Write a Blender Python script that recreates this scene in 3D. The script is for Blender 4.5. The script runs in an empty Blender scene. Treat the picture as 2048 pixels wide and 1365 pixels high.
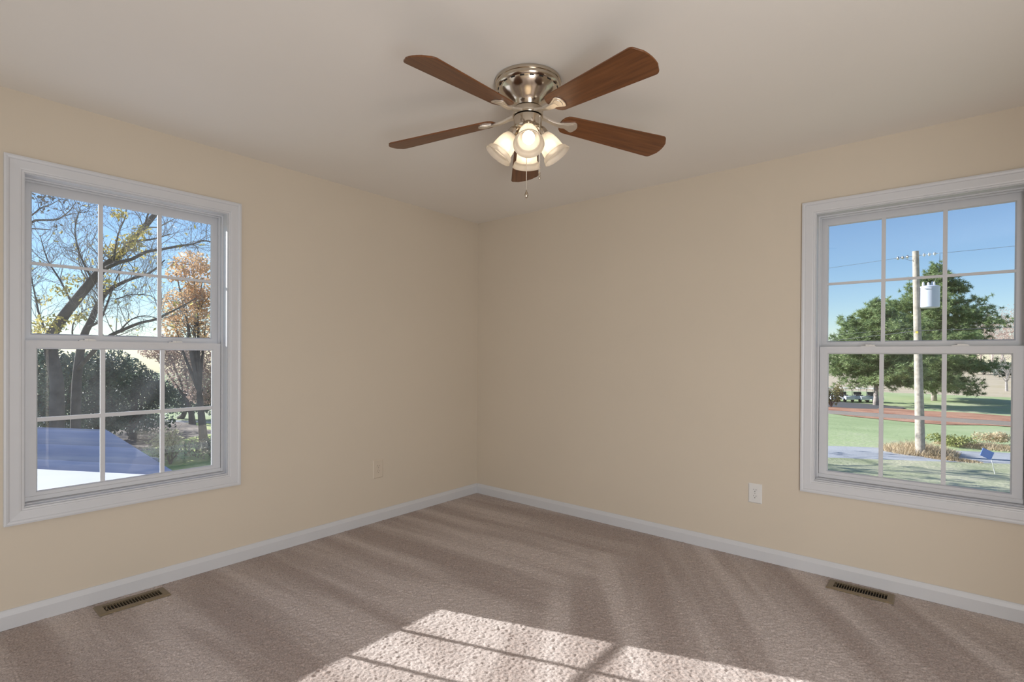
import bpy, bmesh, math, random
from mathutils import Vector, Matrix, noise
R = math.radians
scene = bpy.context.scene
col = scene.collection

# ------------------------------------------------------------------ camera
CAM = Vector((3.2456, -3.4250, 1.2511)); YAW, PIT, ROL = 0.6921, -0.0050, 0.0056
FPX, W, H, PPY = 1037.62, 2048, 1365, 33.15
fw = Vector((-math.sin(YAW)*math.cos(PIT), math.cos(YAW)*math.cos(PIT), math.sin(PIT)))
r0 = Vector((math.cos(YAW), math.sin(YAW), 0)); u0 = r0.cross(fw)
rt = math.cos(ROL)*r0 + math.sin(ROL)*u0
up = -math.sin(ROL)*r0 + math.cos(ROL)*u0
cd = bpy.data.cameras.new('camera'); cam = bpy.data.objects.new('camera', cd); col.objects.link(cam)
cd.sensor_width = 36; cd.lens = FPX*36/W; cd.shift_y = PPY/W; cd.clip_start = 0.05; cd.clip_end = 800
cam.matrix_world = Matrix(((rt.x, up.x, -fw.x, CAM.x), (rt.y, up.y, -fw.y, CAM.y), (rt.z, up.z, -fw.z, CAM.z), (0, 0, 0, 1)))
scene.camera = cam
scene.view_settings.view_transform = 'Standard'; scene.view_settings.look = 'None'
scene.view_settings.exposure = 0.0; scene.view_settings.gamma = 1.0
scene.view_settings.use_curve_mapping = False
scene.cycles.use_denoising = True
scene.cycles.max_bounces = 10; scene.cycles.diffuse_bounces = 5; scene.cycles.transparent_max_bounces = 16
scene.cycles.caustics_reflective = False; scene.cycles.caustics_refractive = False
scene.cycles.sample_clamp_indirect = 6

def at(px, py, depth):            # a point of the place, seen at pixel px, py of the photograph, depth metres away
    return CAM + depth*(fw + rt*((px - W/2)/FPX) + up*((H/2 + PPY - py)/FPX))

# ------------------------------------------------------------------ sun, sky, added fill
SUN_TRAVEL = Vector((1.0, 0.353, -0.41)).normalized()
sd = bpy.data.lights.new('sun', 'SUN'); so = bpy.data.objects.new('sun', sd); col.objects.link(so)
sd.energy = 9.8; sd.angle = R(0.35); sd.color = (1.0, 0.98, 0.96)
so.rotation_euler = SUN_TRAVEL.to_track_quat('-Z', 'Y').to_euler(); so.location = (-8, -5, 9)
wd = bpy.data.worlds.new('sky'); scene.world = wd; wd.use_nodes = True
nt = wd.node_tree; nt.nodes.clear()
sky = nt.nodes.new('ShaderNodeTexSky'); sky.sky_type = 'NISHITA'; sky.sun_disc = False
sky.sun_elevation = R(42)
sky.sun_rotation = math.atan2(-SUN_TRAVEL.x, -SUN_TRAVEL.y)
sky.air_density = 1.0; sky.dust_density = 0.0; sky.ozone_density = 5.0
bg = nt.nodes.new('ShaderNodeBackground'); bg.inputs[1].default_value = 0.15
ow = nt.nodes.new('ShaderNodeOutputWorld')
nt.links.new(sky.outputs[0], bg.inputs[0]); nt.links.new(bg.outputs[0], ow.inputs[0])
# fill lights added in two made-up openings behind the camera, to brighten the room
def fill_light(name, loc, rot, w_, h_, energy, rgb):
    ld = bpy.data.lights.new(name, 'AREA'); lo = bpy.data.objects.new(name, ld); col.objects.link(lo)
    ld.shape = 'RECTANGLE'; ld.size = w_; ld.size_y = h_; ld.energy = energy; ld.color = rgb
    lo.location = loc; lo.rotation_euler = rot
fill_light('back_fill', (0.97, -4.28, 1.06), (R(92), 0, 0), 1.6, 2.0, 7, (0.96, 0.98, 1.0))
fill_light('east_fill', (4.22, -3.43, 0.98), (R(76), 0, R(53)), 0.74, 1.85, 65, (0.96, 0.98, 1.0))

# ------------------------------------------------------------------ mesh helpers
class MB:
    def __init__(s): s.v = []; s.f = []; s.m = []
    def add(s, vs, fs, mi=0):
        o = len(s.v); s.v += [tuple(p) for p in vs]
        s.f += [tuple(i + o for i in f) for f in fs]; s.m += [mi]*len(fs); return s
    def box(s, a, b, mi=0):
        x0, y0, z0 = a; x1, y1, z1 = b
        v = [(x0,y0,z0),(x1,y0,z0),(x1,y1,z0),(x0,y1,z0),(x0,y0,z1),(x1,y0,z1),(x1,y1,z1),(x0,y1,z1)]
        return s.add(v, [(0,3,2,1),(4,5,6,7),(0,1,5,4),(1,2,6,5),(2,3,7,6),(3,0,4,7)], mi)
    def tube(s, pts, rad, n=6, cap=True, mi=0):
        pts = [Vector(p) for p in pts]
        if not isinstance(rad, (list, tuple)): rad = [rad]*len(pts)
        vs = []; fs = []; a = None
        for i, p in enumerate(pts):
            t = (pts[min(i+1, len(pts)-1)] - pts[max(i-1, 0)])
            t = t.normalized() if t.length > 1e-9 else Vector((0,0,1))
            if a is None: a = t.orthogonal().normalized()
            else:
                a = a - t*a.dot(t)
                a = a.normalized() if a.length > 1e-6 else t.orthogonal().normalized()
            b = t.cross(a)
            for k in range(n):
                w = 2*math.pi*k/n
                vs.append(p + rad[i]*(math.cos(w)*a + math.sin(w)*b))
        for i in range(len(pts)-1):
            for k in range(n):
                k2 = (k+1) % n
                fs.append((i*n+k, i*n+k2, (i+1)*n+k2, (i+1)*n+k))
        if cap:
            fs.append(tuple(reversed(range(n)))); fs.append(tuple(range((len(pts)-1)*n, len(pts)*n)))
        return s.add(vs, fs, mi)
    def lathe(s, prof, n=32, M=None, close=False, mi=0):
        vs = []; fs = []
        for (r, z) in prof:
            for k in range(n):
                w = 2*math.pi*k/n; vs.append(Vector((r*math.cos(w), r*math.sin(w), z)))
        L = len(prof)
        for i in range(L-1 if not close else L):
            j = (i+1) % L
            for k in range(n):
                k2 = (k+1) % n; fs.append((i*n+k, i*n+k2, j*n+k2, j*n+k))
        if not close:
            if prof[0][0] > 1e-4: fs.append(tuple(reversed(range(n))))
            if prof[-1][0] > 1e-4: fs.append(tuple(range((L-1)*n, L*n)))
        if M is not None: vs = [M @ v for v in vs]
        return s.add(vs, fs, mi)
    def prism(s, poly, z0, z1, M=None, mi=0):
        n = len(poly)
        vs = [Vector((x, y, z0)) for x, y in poly] + [Vector((x, y, z1)) for x, y in poly]
        fs = [tuple(reversed(range(n))), tuple(range(n, 2*n))] + [(i, (i+1) % n, n+(i+1) % n, n+i) for i in range(n)]
        if M is not None: vs = [M @ v for v in vs]
        return s.add(vs, fs, mi)
    def ball(s, c, r, n=10, m=6, mi=0, sc=(1,1,1)):
        prof = [(r*math.sin(math.pi*i/m), -r*math.cos(math.pi*i/m)) for i in range(m+1)]
        prof[0] = (1e-5, -r); prof[-1] = (1e-5, r)
        M = Matrix.Translation(Vector(c)) @ Matrix.Diagonal((sc[0], sc[1], sc[2], 1))
        return s.lathe(prof, n, M, mi=mi)
    def build(s, name, mats, parent=None, smooth=False, loc=None, recalc=True, bevel=0):
        me = bpy.data.meshes.new(name); me.from_pydata([tuple(v) for v in s.v], [], s.f)
        if not isinstance(mats, (list, tuple)): mats = [mats]
        for m in mats: me.materials.append(m)
        if len(mats) > 1: me.polygons.foreach_set('material_index', s.m)
        if recalc and len(s.f) < 60000:
            bm = bmesh.new(); bm.from_mesh(me); bmesh.ops.recalc_face_normals(bm, faces=bm.faces); bm.to_mesh(me); bm.free()
        if smooth:
            me.polygons.foreach_set('use_smooth', [True]*len(me.polygons))
            if smooth == 'auto': me.set_sharp_from_angle(angle=R(38))
        o = bpy.data.objects.new(name, me); col.objects.link(o)
        if parent is not None: o.parent = parent
        if loc is not None: o.location = loc
        if bevel:
            bv = o.modifiers.new('bevel', 'BEVEL'); bv.width = bevel; bv.segments = 2; bv.limit_method = 'ANGLE'
        return o

def tag(o, label=None, cat=None, group=None, kind=None):
    if label: o['label'] = label
    if cat: o['category'] = cat
    if group: o['group'] = group
    if kind: o['kind'] = kind
    return o
def empty(name, loc, rz=0):
    o = bpy.data.objects.new(name, None); col.objects.link(o); o.location = loc; o.rotation_euler = (0, 0, rz)
    o.empty_display_size = 0.1; return o
def copy_tree(o, parent=None):
    c = o.copy(); col.objects.link(c)
    if parent is not None: c.parent = parent
    for ch in [x for x in bpy.data.objects if x.parent == o]: copy_tree(ch, c)
    return c

# ------------------------------------------------------------------ materials
def new_mat(name):
    m = bpy.data.materials.new(name); m.use_nodes = True
    return m, m.node_tree, m.node_tree.nodes, m.node_tree.links, m.node_tree.nodes['Principled BSDF']
def mat(name, rgb, rough=0.6, metal=0.0, spec=0.5, var=0.0, vscale=8.0, bump=0.0, bscale=40.0, bdist=0.01):
    m, t, n, l, p = new_mat(name)
    p.inputs['Base Color'].default_value = (*rgb, 1); p.inputs['Roughness'].default_value = rough
    p.inputs['Metallic'].default_value = metal; p.inputs['Specular IOR Level'].default_value = spec
    if var or bump:
        tc = n.new('ShaderNodeTexCoord')
    if var:
        ns = n.new('ShaderNodeTexNoise'); ns.inputs['Scale'].default_value = vscale; ns.inputs['Detail'].default_value = 5
        l.new(tc.outputs['Object'], ns.inputs['Vector'])
        rp = n.new('ShaderNodeValToRGB')
        rp.color_ramp.elements[0].position = 0.3; rp.color_ramp.elements[1].position = 0.7
        rp.color_ramp.elements[0].color = (*[max(0, c*(1-var)) for c in rgb], 1)
        rp.color_ramp.elements[1].color = (*[min(1, c*(1+var)) for c in rgb], 1)
        l.new(ns.outputs['Fac'], rp.inputs['Fac']); l.new(rp.outputs['Color'], p.inputs['Base Color'])
    if bump:
        nb = n.new('ShaderNodeTexNoise'); nb.inputs['Scale'].default_value = bscale; nb.inputs['Detail'].default_value = 4
        l.new(tc.outputs['Object'], nb.inputs['Vector'])
        bp = n.new('ShaderNodeBump'); bp.inputs['Strength'].default_value = bump; bp.inputs['Distance'].default_value = bdist
        l.new(nb.outputs['Fac'], bp.inputs['Height']); l.new(bp.outputs['Normal'], p.inputs['Normal'])
    return m
def ramp(n, stops):
    rp = n.new('ShaderNodeValToRGB'); e = rp.color_ramp.elements
    while len(e) < len(stops): e.new(0.5)
    for i, (pos, c) in enumerate(stops): e[i].position = pos; e[i].color = (*c, 1)
    return rp
def leaf_mat(name, c1, c2, trans=0.45, scale=1.2, spec=0.3):
    m, t, n, l, p = new_mat(name)
    tc = n.new('ShaderNodeTexCoord'); ns = n.new('ShaderNodeTexNoise'); ns.inputs['Scale'].default_value = scale
    ns.inputs['Detail'].default_value = 6; ns.inputs['Roughness'].default_value = 0.7
    l.new(tc.outputs['Object'], ns.inputs['Vector'])
    rp = ramp(n, [(0.36, c1), (0.64, c2)]); l.new(ns.outputs['Fac'], rp.inputs['Fac'])
    l.new(rp.outputs['Color'], p.inputs['Base Color']); p.inputs['Roughness'].default_value = 0.55; p.inputs['Specular IOR Level'].default_value = spec
    tr = n.new('ShaderNodeBsdfTranslucent'); l.new(rp.outputs['Color'], tr.inputs['Color'])
    mx = n.new('ShaderNodeMixShader'); mx.inputs[0].default_value = trans
    l.new(p.outputs[0], mx.inputs[1]); l.new(tr.outputs[0], mx.inputs[2]); l.new(mx.outputs[0], n['Material Output'].inputs['Surface'])
    return m

def wall_paint(name, rgb, bump=0.04):
    return mat(name, rgb, 0.85, spec=0.2, var=0.012, vscale=1.5, bump=bump, bscale=160, bdist=0.002)
M_wall = wall_paint('cream_wall_paint', (0.63, 0.555, 0.455))
M_ceil = wall_paint('ceiling_paint', (0.80, 0.765, 0.715))
M_white = mat('white_trim_paint', (0.60, 0.605, 0.625), 0.35, spec=0.4, var=0.01)
M_vinyl = mat('white_vinyl', (0.60, 0.605, 0.625), 0.4, spec=0.4, var=0.01)
M_track = mat('vinyl_track', (0.42, 0.42, 0.44), 0.5)
M_dark = mat('dark_gap', (0.012, 0.011, 0.010), 0.8)
M_plate = mat('beige_plate', (0.62, 0.54, 0.44), 0.5)
M_platew = mat('white_plate', (0.70, 0.69, 0.67), 0.35)
M_screw = mat('screw_metal', (0.45, 0.43, 0.40), 0.35, metal=0.9)
M_bronze = mat('tan_register_metal', (0.22, 0.17, 0.105), 0.45, metal=0.3, var=0.06, vscale=20)

def carpet():
    m, t, n, l, p = new_mat('taupe_cut_pile_carpet')
    tc = n.new('ShaderNodeTexCoord')
    # vacuum strokes: two families of soft bands
    def strokes(rot, scale, dist, seed):
        mp = n.new('ShaderNodeMapping'); mp.inputs['Rotation'].default_value = (0, 0, rot); mp.inputs['Location'].default_value = (seed, seed*0.7, 0)
        l.new(tc.outputs['Object'], mp.inputs['Vector'])
        st = n.new('ShaderNodeMapping'); st.inputs['Scale'].default_value = (0.085, 1.0, 1); l.new(mp.outputs[0], st.inputs['Vector'])
        ns = n.new('ShaderNodeTexNoise'); ns.inputs['Scale'].default_value = scale; ns.inputs['Detail'].default_value = 3; ns.inputs['Roughness'].default_value = 0.5
        ns.inputs['Distortion'].default_value = dist
        l.new(st.outputs[0], ns.inputs['Vector']); return ns
    a = strokes(R(-3), 4.6, 0.12, 2.3); b = strokes(R(56), 4.6, 0.12, 7.1)
    sel = n.new('ShaderNodeSeparateXYZ'); l.new(tc.outputs['Object'], sel.inputs[0])
    mr = n.new('ShaderNodeMapRange'); mr.inputs['From Min'].default_value = 1.55; mr.inputs['From Max'].default_value = 1.85
    l.new(sel.outputs['X'], mr.inputs['Value'])
    mx = n.new('ShaderNodeMix'); mx.data_type = 'FLOAT'
    l.new(mr.outputs[0], mx.inputs[0]); l.new(a.outputs['Fac'], mx.inputs[2]); l.new(b.outputs['Fac'], mx.inputs[3])
    r1 = ramp(n, [(0.40, (0.355, 0.285, 0.255)), (0.5, (0.42, 0.350, 0.320)), (0.59, (0.51, 0.437, 0.407))])
    l.new(mx.outputs[0], r1.inputs['Fac'])
    # tuft speckle
    vo = n.new('ShaderNodeTexNoise'); vo.inputs['Scale'].default_value = 150; vo.inputs['Detail'].default_value = 3; vo.inputs['Roughness'].default_value = 0.75
    l.new(tc.outputs['Object'], vo.inputs['Vector'])
    r2 = ramp(n, [(0.36, (0.62, 0.60, 0.58)), (0.5, (1, 1, 1)), (0.64, (1.28, 1.29, 1.30))]); l.new(vo.outputs['Fac'], r2.inputs['Fac'])
    mu = n.new('ShaderNodeMix'); mu.data_type = 'RGBA'; mu.blend_type = 'MULTIPLY'; mu.inputs[0].default_value = 1.0
    l.new(r1.outputs[0], mu.inputs[6]); l.new(r2.outputs[0], mu.inputs[7]); l.new(mu.outputs[2], p.inputs['Base Color'])
    p.inputs['Roughness'].default_value = 0.95; p.inputs['Specular IOR Level'].default_value = 0.1
    p.inputs['Sheen Weight'].default_value = 0.25; p.inputs['Sheen Roughness'].default_value = 0.5
    bp = n.new('ShaderNodeBump'); bp.inputs['Strength'].default_value = 0.5; bp.inputs['Distance'].default_value = 0.004
    l.new(vo.outputs['Fac'], bp.inputs['Height']); l.new(bp.outputs[0], p.inputs['Normal'])
    return m
M_carpet = carpet()

def glass(name, dust=0.0):
    m, t, n, l, p = new_mat(name); n.remove(p)
    lw = n.new('ShaderNodeLayerWeight'); lw.inputs['Blend'].default_value = 0.5
    pw = n.new('ShaderNodeMath'); pw.operation = 'POWER'; pw.inputs[1].default_value = 5; l.new(lw.outputs['Facing'], pw.inputs[0])
    ml = n.new('ShaderNodeMath'); ml.operation = 'MULTIPLY_ADD'; ml.inputs[1].default_value = 0.9; ml.inputs[2].default_value = 0.035
    l.new(pw.outputs[0], ml.inputs[0])
    tr = n.new('ShaderNodeBsdfTransparent'); tr.inputs[0].default_value = (0.975, 0.985, 0.985, 1)
    gl = n.new('ShaderNodeBsdfGlossy'); gl.inputs['Roughness'].default_value = 0.0
    mx = n.new('ShaderNodeMixShader'); l.new(ml.outputs[0], mx.inputs[0]); l.new(tr.outputs[0], mx.inputs[1]); l.new(gl.outputs[0], mx.inputs[2])
    out = mx
    if dust:
        tc = n.new('ShaderNodeTexCoord'); ns = n.new('ShaderNodeTexNoise'); ns.inputs['Scale'].default_value = 3.5; ns.inputs['Detail'].default_value = 6
        ns.inputs['Distortion'].default_value = 1.2
        l.new(tc.outputs['Object'], ns.inputs['Vector'])
        mr = n.new('ShaderNodeMapRange'); mr.inputs['From Min'].default_value = 0.35; mr.inputs['From Max'].default_value = 0.8
        mr.inputs['To Min'].default_value = dust*0.3; mr.inputs['To Max'].default_value = dust*2.2
        l.new(ns.outputs['Fac'], mr.inputs['Value'])
        tl = n.new('ShaderNodeBsdfTranslucent'); tl.inputs[0].default_value = (0.8, 0.83, 0.88, 1)
        m2 = n.new('ShaderNodeMixShader'); l.new(mr.outputs[0], m2.inputs[0]); l.new(mx.outputs[0], m2.inputs[1]); l.new(tl.outputs[0], m2.inputs[2]); out = m2
    l.new(out.outputs[0], n['Material Output'].inputs['Surface'])
    return m
M_glass = glass('clear_window_glass'); M_glassd = glass('dusty_window_glass', 0.009)

def wood_blade():
    m, t, n, l, p = new_mat('walnut_blade_veneer')
    tc = n.new('ShaderNodeTexCoord'); mp = n.new('ShaderNodeMapping'); mp.inputs['Scale'].default_value = (2.0, 30, 30)
    l.new(tc.outputs['Object'], mp.inputs['Vector'])
    ns = n.new('ShaderNodeTexNoise'); ns.inputs['Scale'].default_value = 2.5; ns.inputs['Detail'].default_value = 6; ns.inputs['Distortion'].default_value = 0.4
    l.new(mp.outputs[0], ns.inputs['Vector'])
    rp = ramp(n, [(0.3, (0.100, 0.034, 0.010)), (0.55, (0.160, 0.057, 0.016)), (0.75, (0.195, 0.075, 0.026))]); l.new(ns.outputs['Fac'], rp.inputs['Fac'])
    l.new(rp.outputs[0], p.inputs['Base Color']); p.inputs['Roughness'].default_value = 0.36; p.inputs['Specular IOR Level'].default_value = 0.5
    return m
M_blade = wood_blade()
M_nickel = mat('brushed_nickel', (0.60, 0.53, 0.44), 0.17, metal=1.0)
M_satin = mat('satin_nickel', (0.74, 0.68, 0.60), 0.38, metal=0.85)
M_bulb, _t, _n, _l, _p = new_mat('lit_bulb')
_p.inputs['Base Color'].default_value = (1, 0.95, 0.85, 1); _p.inputs['Emission Color'].default_value = (1.0, 0.87, 0.70, 1); _p.inputs['Emission Strength'].default_value = 9.0
def shade_mat():
    m, t, n, l, p = new_mat('frosted_alabaster_glass')
    tc = n.new('ShaderNodeTexCoord'); ns = n.new('ShaderNodeTexNoise'); ns.inputs['Scale'].default_value = 14; ns.inputs['Detail'].default_value = 4; ns.inputs['Distortion'].default_value = 2
    l.new(tc.outputs['Object'], ns.inputs['Vector'])
    rp = ramp(n, [(0.3, (0.58, 0.55, 0.51)), (0.7, (0.74, 0.71, 0.67))]); l.new(ns.outputs['Fac'], rp.inputs['Fac'])
    l.new(rp.outputs[0], p.inputs['Base Color']); p.inputs['Roughness'].default_value = 0.35
    tr = n.new('ShaderNodeBsdfTranslucent'); tr.inputs[0].default_value = (0.78, 0.74, 0.68, 1)
    mx = n.new('ShaderNodeMixShader'); mx.inputs[0].default_value = 0.62
    l.new(p.outputs[0], mx.inputs[1]); l.new(tr.outputs[0], mx.inputs[2])
    tp = n.new('ShaderNodeBsdfTransparent'); tp.inputs[0].default_value = (1, 0.95, 0.88, 1)
    m2 = n.new('ShaderNodeMixShader'); m2.inputs[0].default_value = 0.22
    l.new(mx.outputs[0], m2.inputs[1]); l.new(tp.outputs[0], m2.inputs[2])
    l.new(m2.outputs[0], n['Material Output'].inputs['Surface'])
    return m
M_shade = shade_mat()

# ------------------------------------------------------------------ room shell
RX, RY, CH, T = 4.05, -4.2, 2.44, 0.15      # room: x 0..RX, y RY..0
WZ0, WZ1, HW = 0.538, 2.072, 0.438           # window opening: sill, head, half width
LC, RC = -2.58, 3.122                        # centre of the left window (y), of the right window (x)
def struct(name, mb, m, **k): return tag(mb.build(name, m, **k), kind='structure')
def carpet_floor():
    import numpy as np
    st = 0.0042; nx, ny = int(RX/st), int(3.35/st); rg_ = np.random.default_rng(5)
    hh = rg_.random((ny + 1, nx + 1))
    def blur(a): return (a + np.roll(a, 1, 0) + np.roll(a, 1, 1) + np.roll(np.roll(a, 1, 0), 1, 1))/4
    h1 = blur(hh); h2 = blur(blur(blur(rg_.random(hh.shape))))
    hz = (h1 - .5)*.0052 + (h2 - .5)*.011; hz -= hz.max() - .0052
    X, Y = np.meshgrid(np.linspace(0, RX, nx + 1), np.linspace(-3.35, 0, ny + 1))
    X = X + (rg_.random(X.shape) - .5)*st*.5; Y = Y + (rg_.random(X.shape) - .5)*st*.5
    for cx, cy, ax, ay in ((.1245, -2.632, .052, .134), (2.918, -.1155, .134, .052)):      # carpet is cut away under the registers
        hz[(abs(X - cx) < ax) & (abs(Y - cy) < ay)] = -.0145
    vs = np.stack([X, Y, hz], -1).reshape(-1, 3).astype(np.float32)
    i = (np.arange(ny)[:, None]*(nx + 1) + np.arange(nx)[None, :]).reshape(-1)
    q = np.stack([i, i + 1, i + nx + 2, i + nx + 1], -1).astype(np.int32)
    bv = np.array([(-T,RY-T,-.12),(RX+T,RY-T,-.12),(RX+T,T,-.12),(-T,T,-.12),(-T,RY-T,-.012),(RX+T,RY-T,-.012),(RX+T,T,-.012),(-T,T,-.012),
                   (-T,RY-T,.001),(RX+T,RY-T,.001),(RX+T,-3.35,.001),(-T,-3.35,.001)], np.float32); o = len(vs)
    bq = np.array([(0,3,2,1),(4,5,6,7),(0,1,5,4),(1,2,6,5),(2,3,7,6),(3,0,4,7),(8,9,10,11)], np.int32) + o
    vs = np.concatenate([vs, bv]); q = np.concatenate([q, bq])
    me = bpy.data.meshes.new('floor'); me.vertices.add(len(vs)); me.vertices.foreach_set('co', vs.reshape(-1))
    me.loops.add(q.size); me.loops.foreach_set('vertex_index', q.reshape(-1))
    me.polygons.add(len(q)); me.polygons.foreach_set('loop_start', np.arange(0, q.size, 4, dtype=np.int32))
    me.polygons.foreach_set('use_smooth', np.ones(len(q), bool)); me.update(calc_edges=True); me.materials.append(M_carpet)
    fo = bpy.data.objects.new('floor', me); col.objects.link(fo); tag(fo, kind='structure')
carpet_floor()
struct('ceiling', MB().box((-T, RY - T, CH), (RX + T, T, CH + 0.12)), M_ceil)
w = MB()
w.box((-T, RY - T, 0), (0, LC - HW - .012, CH)); w.box((-T, LC + HW + .012, 0), (0, T, CH))
w.box((-T, LC - HW - .012, 0), (0, LC + HW + .012, WZ0 - .012)); w.box((-T, LC - HW - .012, WZ1 + .012), (0, LC + HW + .012, CH))
struct('wall_left', w, M_wall)
w = MB()
w.box((0, 0, 0), (RC - HW - .012, T, CH)); w.box((RC + HW + .012, 0, 0), (RX + T, T, CH))
w.box((RC - HW - .012, 0, 0), (RC + HW + .012, T, WZ0 - .012)); w.box((RC - HW - .012, 0, WZ1 + .012), (RC + HW + .012, T, CH))
struct('wall_right', w, M_wall)
EY0, EY1 = -4.12, -2.30
struct('wall_east', MB().box((RX, RY - T, 0), (RX + T, EY0, CH)).box((RX, EY1, 0), (RX + T, 0, CH)).box((RX, EY0, 2.1), (RX + T, EY1, CH)), M_wall)
h = MB().box((RX + T, -4.35, -.12), (RX + 1.3, -1.9, 0)).box((RX + T, -4.35, CH), (RX + 1.3, -1.9, CH + .12)).box((RX + 1.3, -4.35, -.12), (RX + 1.4, -1.9, CH + .12))
h.box((RX + T, -4.45, -.12), (RX + 1.4, -4.35, CH + .12)).box((RX + T, -1.9, -.12), (RX + 1.4, -1.8, CH + .12))
struct('east_fill_box', h, M_wall)  # unseen box added round the fill light in the east opening
OX0, OX1, OZ = 0.15, 1.80, 2.1
w = MB().box((0, RY - T, 0), (OX0, RY, CH)).box((OX1, RY - T, 0), (RX, RY, CH)).box((OX0, RY - T, OZ), (OX1, RY, CH))
struct('wall_back', w, M_wall)
h = MB().box((0, RY - T - 1.3, -.12), (2.9, RY - T, 0)).box((0, RY - T - 1.3, CH), (2.9, RY - T, CH + .12)).box((0, RY - T - 1.4, -.12), (2.9, RY - T - 1.3, CH + .12))
h.box((-T, RY - T - 1.4, -.12), (0, RY - T, CH + .12)).box((2.9, RY - T - 1.4, -.12), (3.0, RY - T, CH + .12))
struct('back_fill_box', h, M_wall)  # unseen box added behind the back opening so no sun leaks in
# baseboards: a profile with an eased top
def baseboard(name, a, b, inward):
    a, b, nn = Vector(a), Vector(b), Vector(inward)
    prof = [(0, 0), (.0145, 0), (.0145, .060), (.012, .066), (.0075, .078), (.004, .085), (0, .086)]
    vs = [a + nn*o + Vector((0, 0, z)) for o, z in prof] + [b + nn*o + Vector((0, 0, z)) for o, z in prof]
    k = len(prof)
    fs = [(i, (i+1) % k, k + (i+1) % k, k + i) for i in range(k)] + [tuple(range(k)), tuple(reversed(range(k, 2*k)))]
    struct(name, MB().add(vs, fs), M_white)
baseboard('baseboard_left', (0, RY, 0), (0, 0, 0), (1, 0, 0))
baseboard('baseboard_right', (.0145, 0, 0), (RX, 0, 0), (0, -1, 0))
baseboard('baseboard_east', (RX, -.0145, 0), (RX, EY1, 0), (-1, 0, 0))

# ------------------------------------------------------------------ windows (u along the wall, n towards outside, v = height)
def window(name, M, pane_mat):
    P = lambda u, n, v: M @ Vector((u, n, v))
    def bx(mb, u0, u1, n0, n1, v0, v1):
        v = [P(u0,n0,v0),P(u1,n0,v0),P(u1,n1,v0),P(u0,n1,v0),P(u0,n0,v1),P(u1,n0,v1),P(u1,n1,v1),P(u0,n1,v1)]
        mb.add(v, [(0,3,2,1),(4,5,6,7),(0,1,5,4),(1,2,6,5),(2,3,7,6),(3,0,4,7)])
    def ring(mb, prof, u0, u1, v0, v1):            # profile (outward offset, n) swept round a rectangle with mitres
        k = len(prof); vs = []
        for (sx, sv) in ((-1,-1),(1,-1),(1,1),(-1,1)):
            for (o, n) in prof: vs.append(P((u0 if sx < 0 else u1) + sx*o, n, (v0 if sv < 0 else v1) + sv*o))
        fs = []
        for c in range(4):
            d = (c+1) % 4
            for i in range(k): fs.append((c*k+i, c*k+(i+1) % k, d*k+(i+1) % k, d*k+i))
        mb.add(vs, fs)
    # jamb lining = the frame itself
    f = MB()
    ring(f, [(0, .002), (.0115, .002), (.0115, .149), (0, .149)], -HW, HW, WZ0, WZ1)
    ring(f, [(-.007, .063), (0, .063), (0, .068), (-.007, .068)], -HW, HW, WZ0, WZ1)      # parting stops of the vinyl frame
    ring(f, [(-.010, .104), (0, .104), (0, .108), (-.010, .108)], -HW, HW, WZ0, WZ1)
    bx(f, -HW, HW, .03, .149, WZ0, WZ0 + .008)
    root = struct(name, f, M_vinyl)
    c = MB()
    ring(c, [(.004, 0), (.072, 0), (.072, -.020), (.064, -.0215), (.056, -.019), (.052, -.0145), (.020, -.0125), (.014, -.011), (.012, -.0075), (.004, -.0065)], -HW, HW, WZ0, WZ1)
    c.build('casing', M_white, root)
    s = MB(); bx(s, -HW + .001, HW - .001, -.001, .058, WZ0 - .001, WZ0 + .004); s.build('sill_ledge', M_vinyl, root)
    # upper sash (outer track)
    us = MB(); gu, g0, g1 = .4025, 1.337, 2.028
    def sash(mb, out_u, v0, v1, gu, g0, g1, n0, n1):
        bx(mb, -out_u, -gu, n0, n1, v0, v1); bx(mb, gu, out_u, n0, n1, v0, v1)
        bx(mb, -gu, gu, n0, n1, v0, g0); bx(mb, -gu, gu, n0, n1, g1, v1)
        ring(mb, [(0, n0 - .0), (.0, n0 + .010), (-.006, n0 + .010)], -gu, gu, g0, g1)
    sash(us, HW - .0015, 1.296, WZ1 - .001, gu, g0, g1, .128, .148)
    so_ = us.build('upper_sash', M_vinyl, root)
    gr = MB()
    for u in (-.132, .132): bx(gr, u - .0095, u + .0095, .1285, .1385, g0, g1)
    bx(gr, -gu, gu, .129, .138, 1.673, 1.6875)
    gr.build('muntin_grid', M_vinyl, so_)
    pn = MB(); bx(pn, -gu, gu, .1320, .1350, g0, g1); pn.build('pane', pane_mat, so_)
    # lower sash (inner track)
    ls = MB(); gu, g0, g1 = .390, .584, 1.273
    sash(ls, .429, .547, 1.309, gu, g0, g1, .0695, .1035)
    bx(ls, -.43, .43, .0625, .0700, .5475, .568)
    lo_ = ls.build('lower_sash', M_vinyl, root)
    gr = MB()
    for u in (-.133, .133): bx(gr, u - .010, u + .010, .079, .091, g0, g1)
    bx(gr, -gu, gu, .0795, .0905, .919, .9385)
    gr.build('muntin_grid', M_vinyl, lo_)
    pn = MB(); bx(pn, -gu, gu, .083, .087, g0, g1); pn.build('pane', pane_mat, lo_)
    for u in (-.195, .195):                         # cam locks on the meeting rail
        k = MB(); bx(k, u - .034, u + .034, .074, .100, 1.3092, 1.3135); bx(k, u - .012, u + .016, .078, .097, 1.3135, 1.321); bx(k, u + .004, u + .030, .072, .082, 1.3135, 1.319)
        k.build('sash_lock', M_platew, lo_)
        k = MB(); bx(k, u - .012, u + .012, .1045, .1095, 1.30, 1.318); k.build('lock_keeper', M_track, lo_)
    return root
ML = Matrix(((0, -1, 0, 0), (1, 0, 0, LC), (0, 0, 1, 0), (0, 0, 0, 1)))
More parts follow.
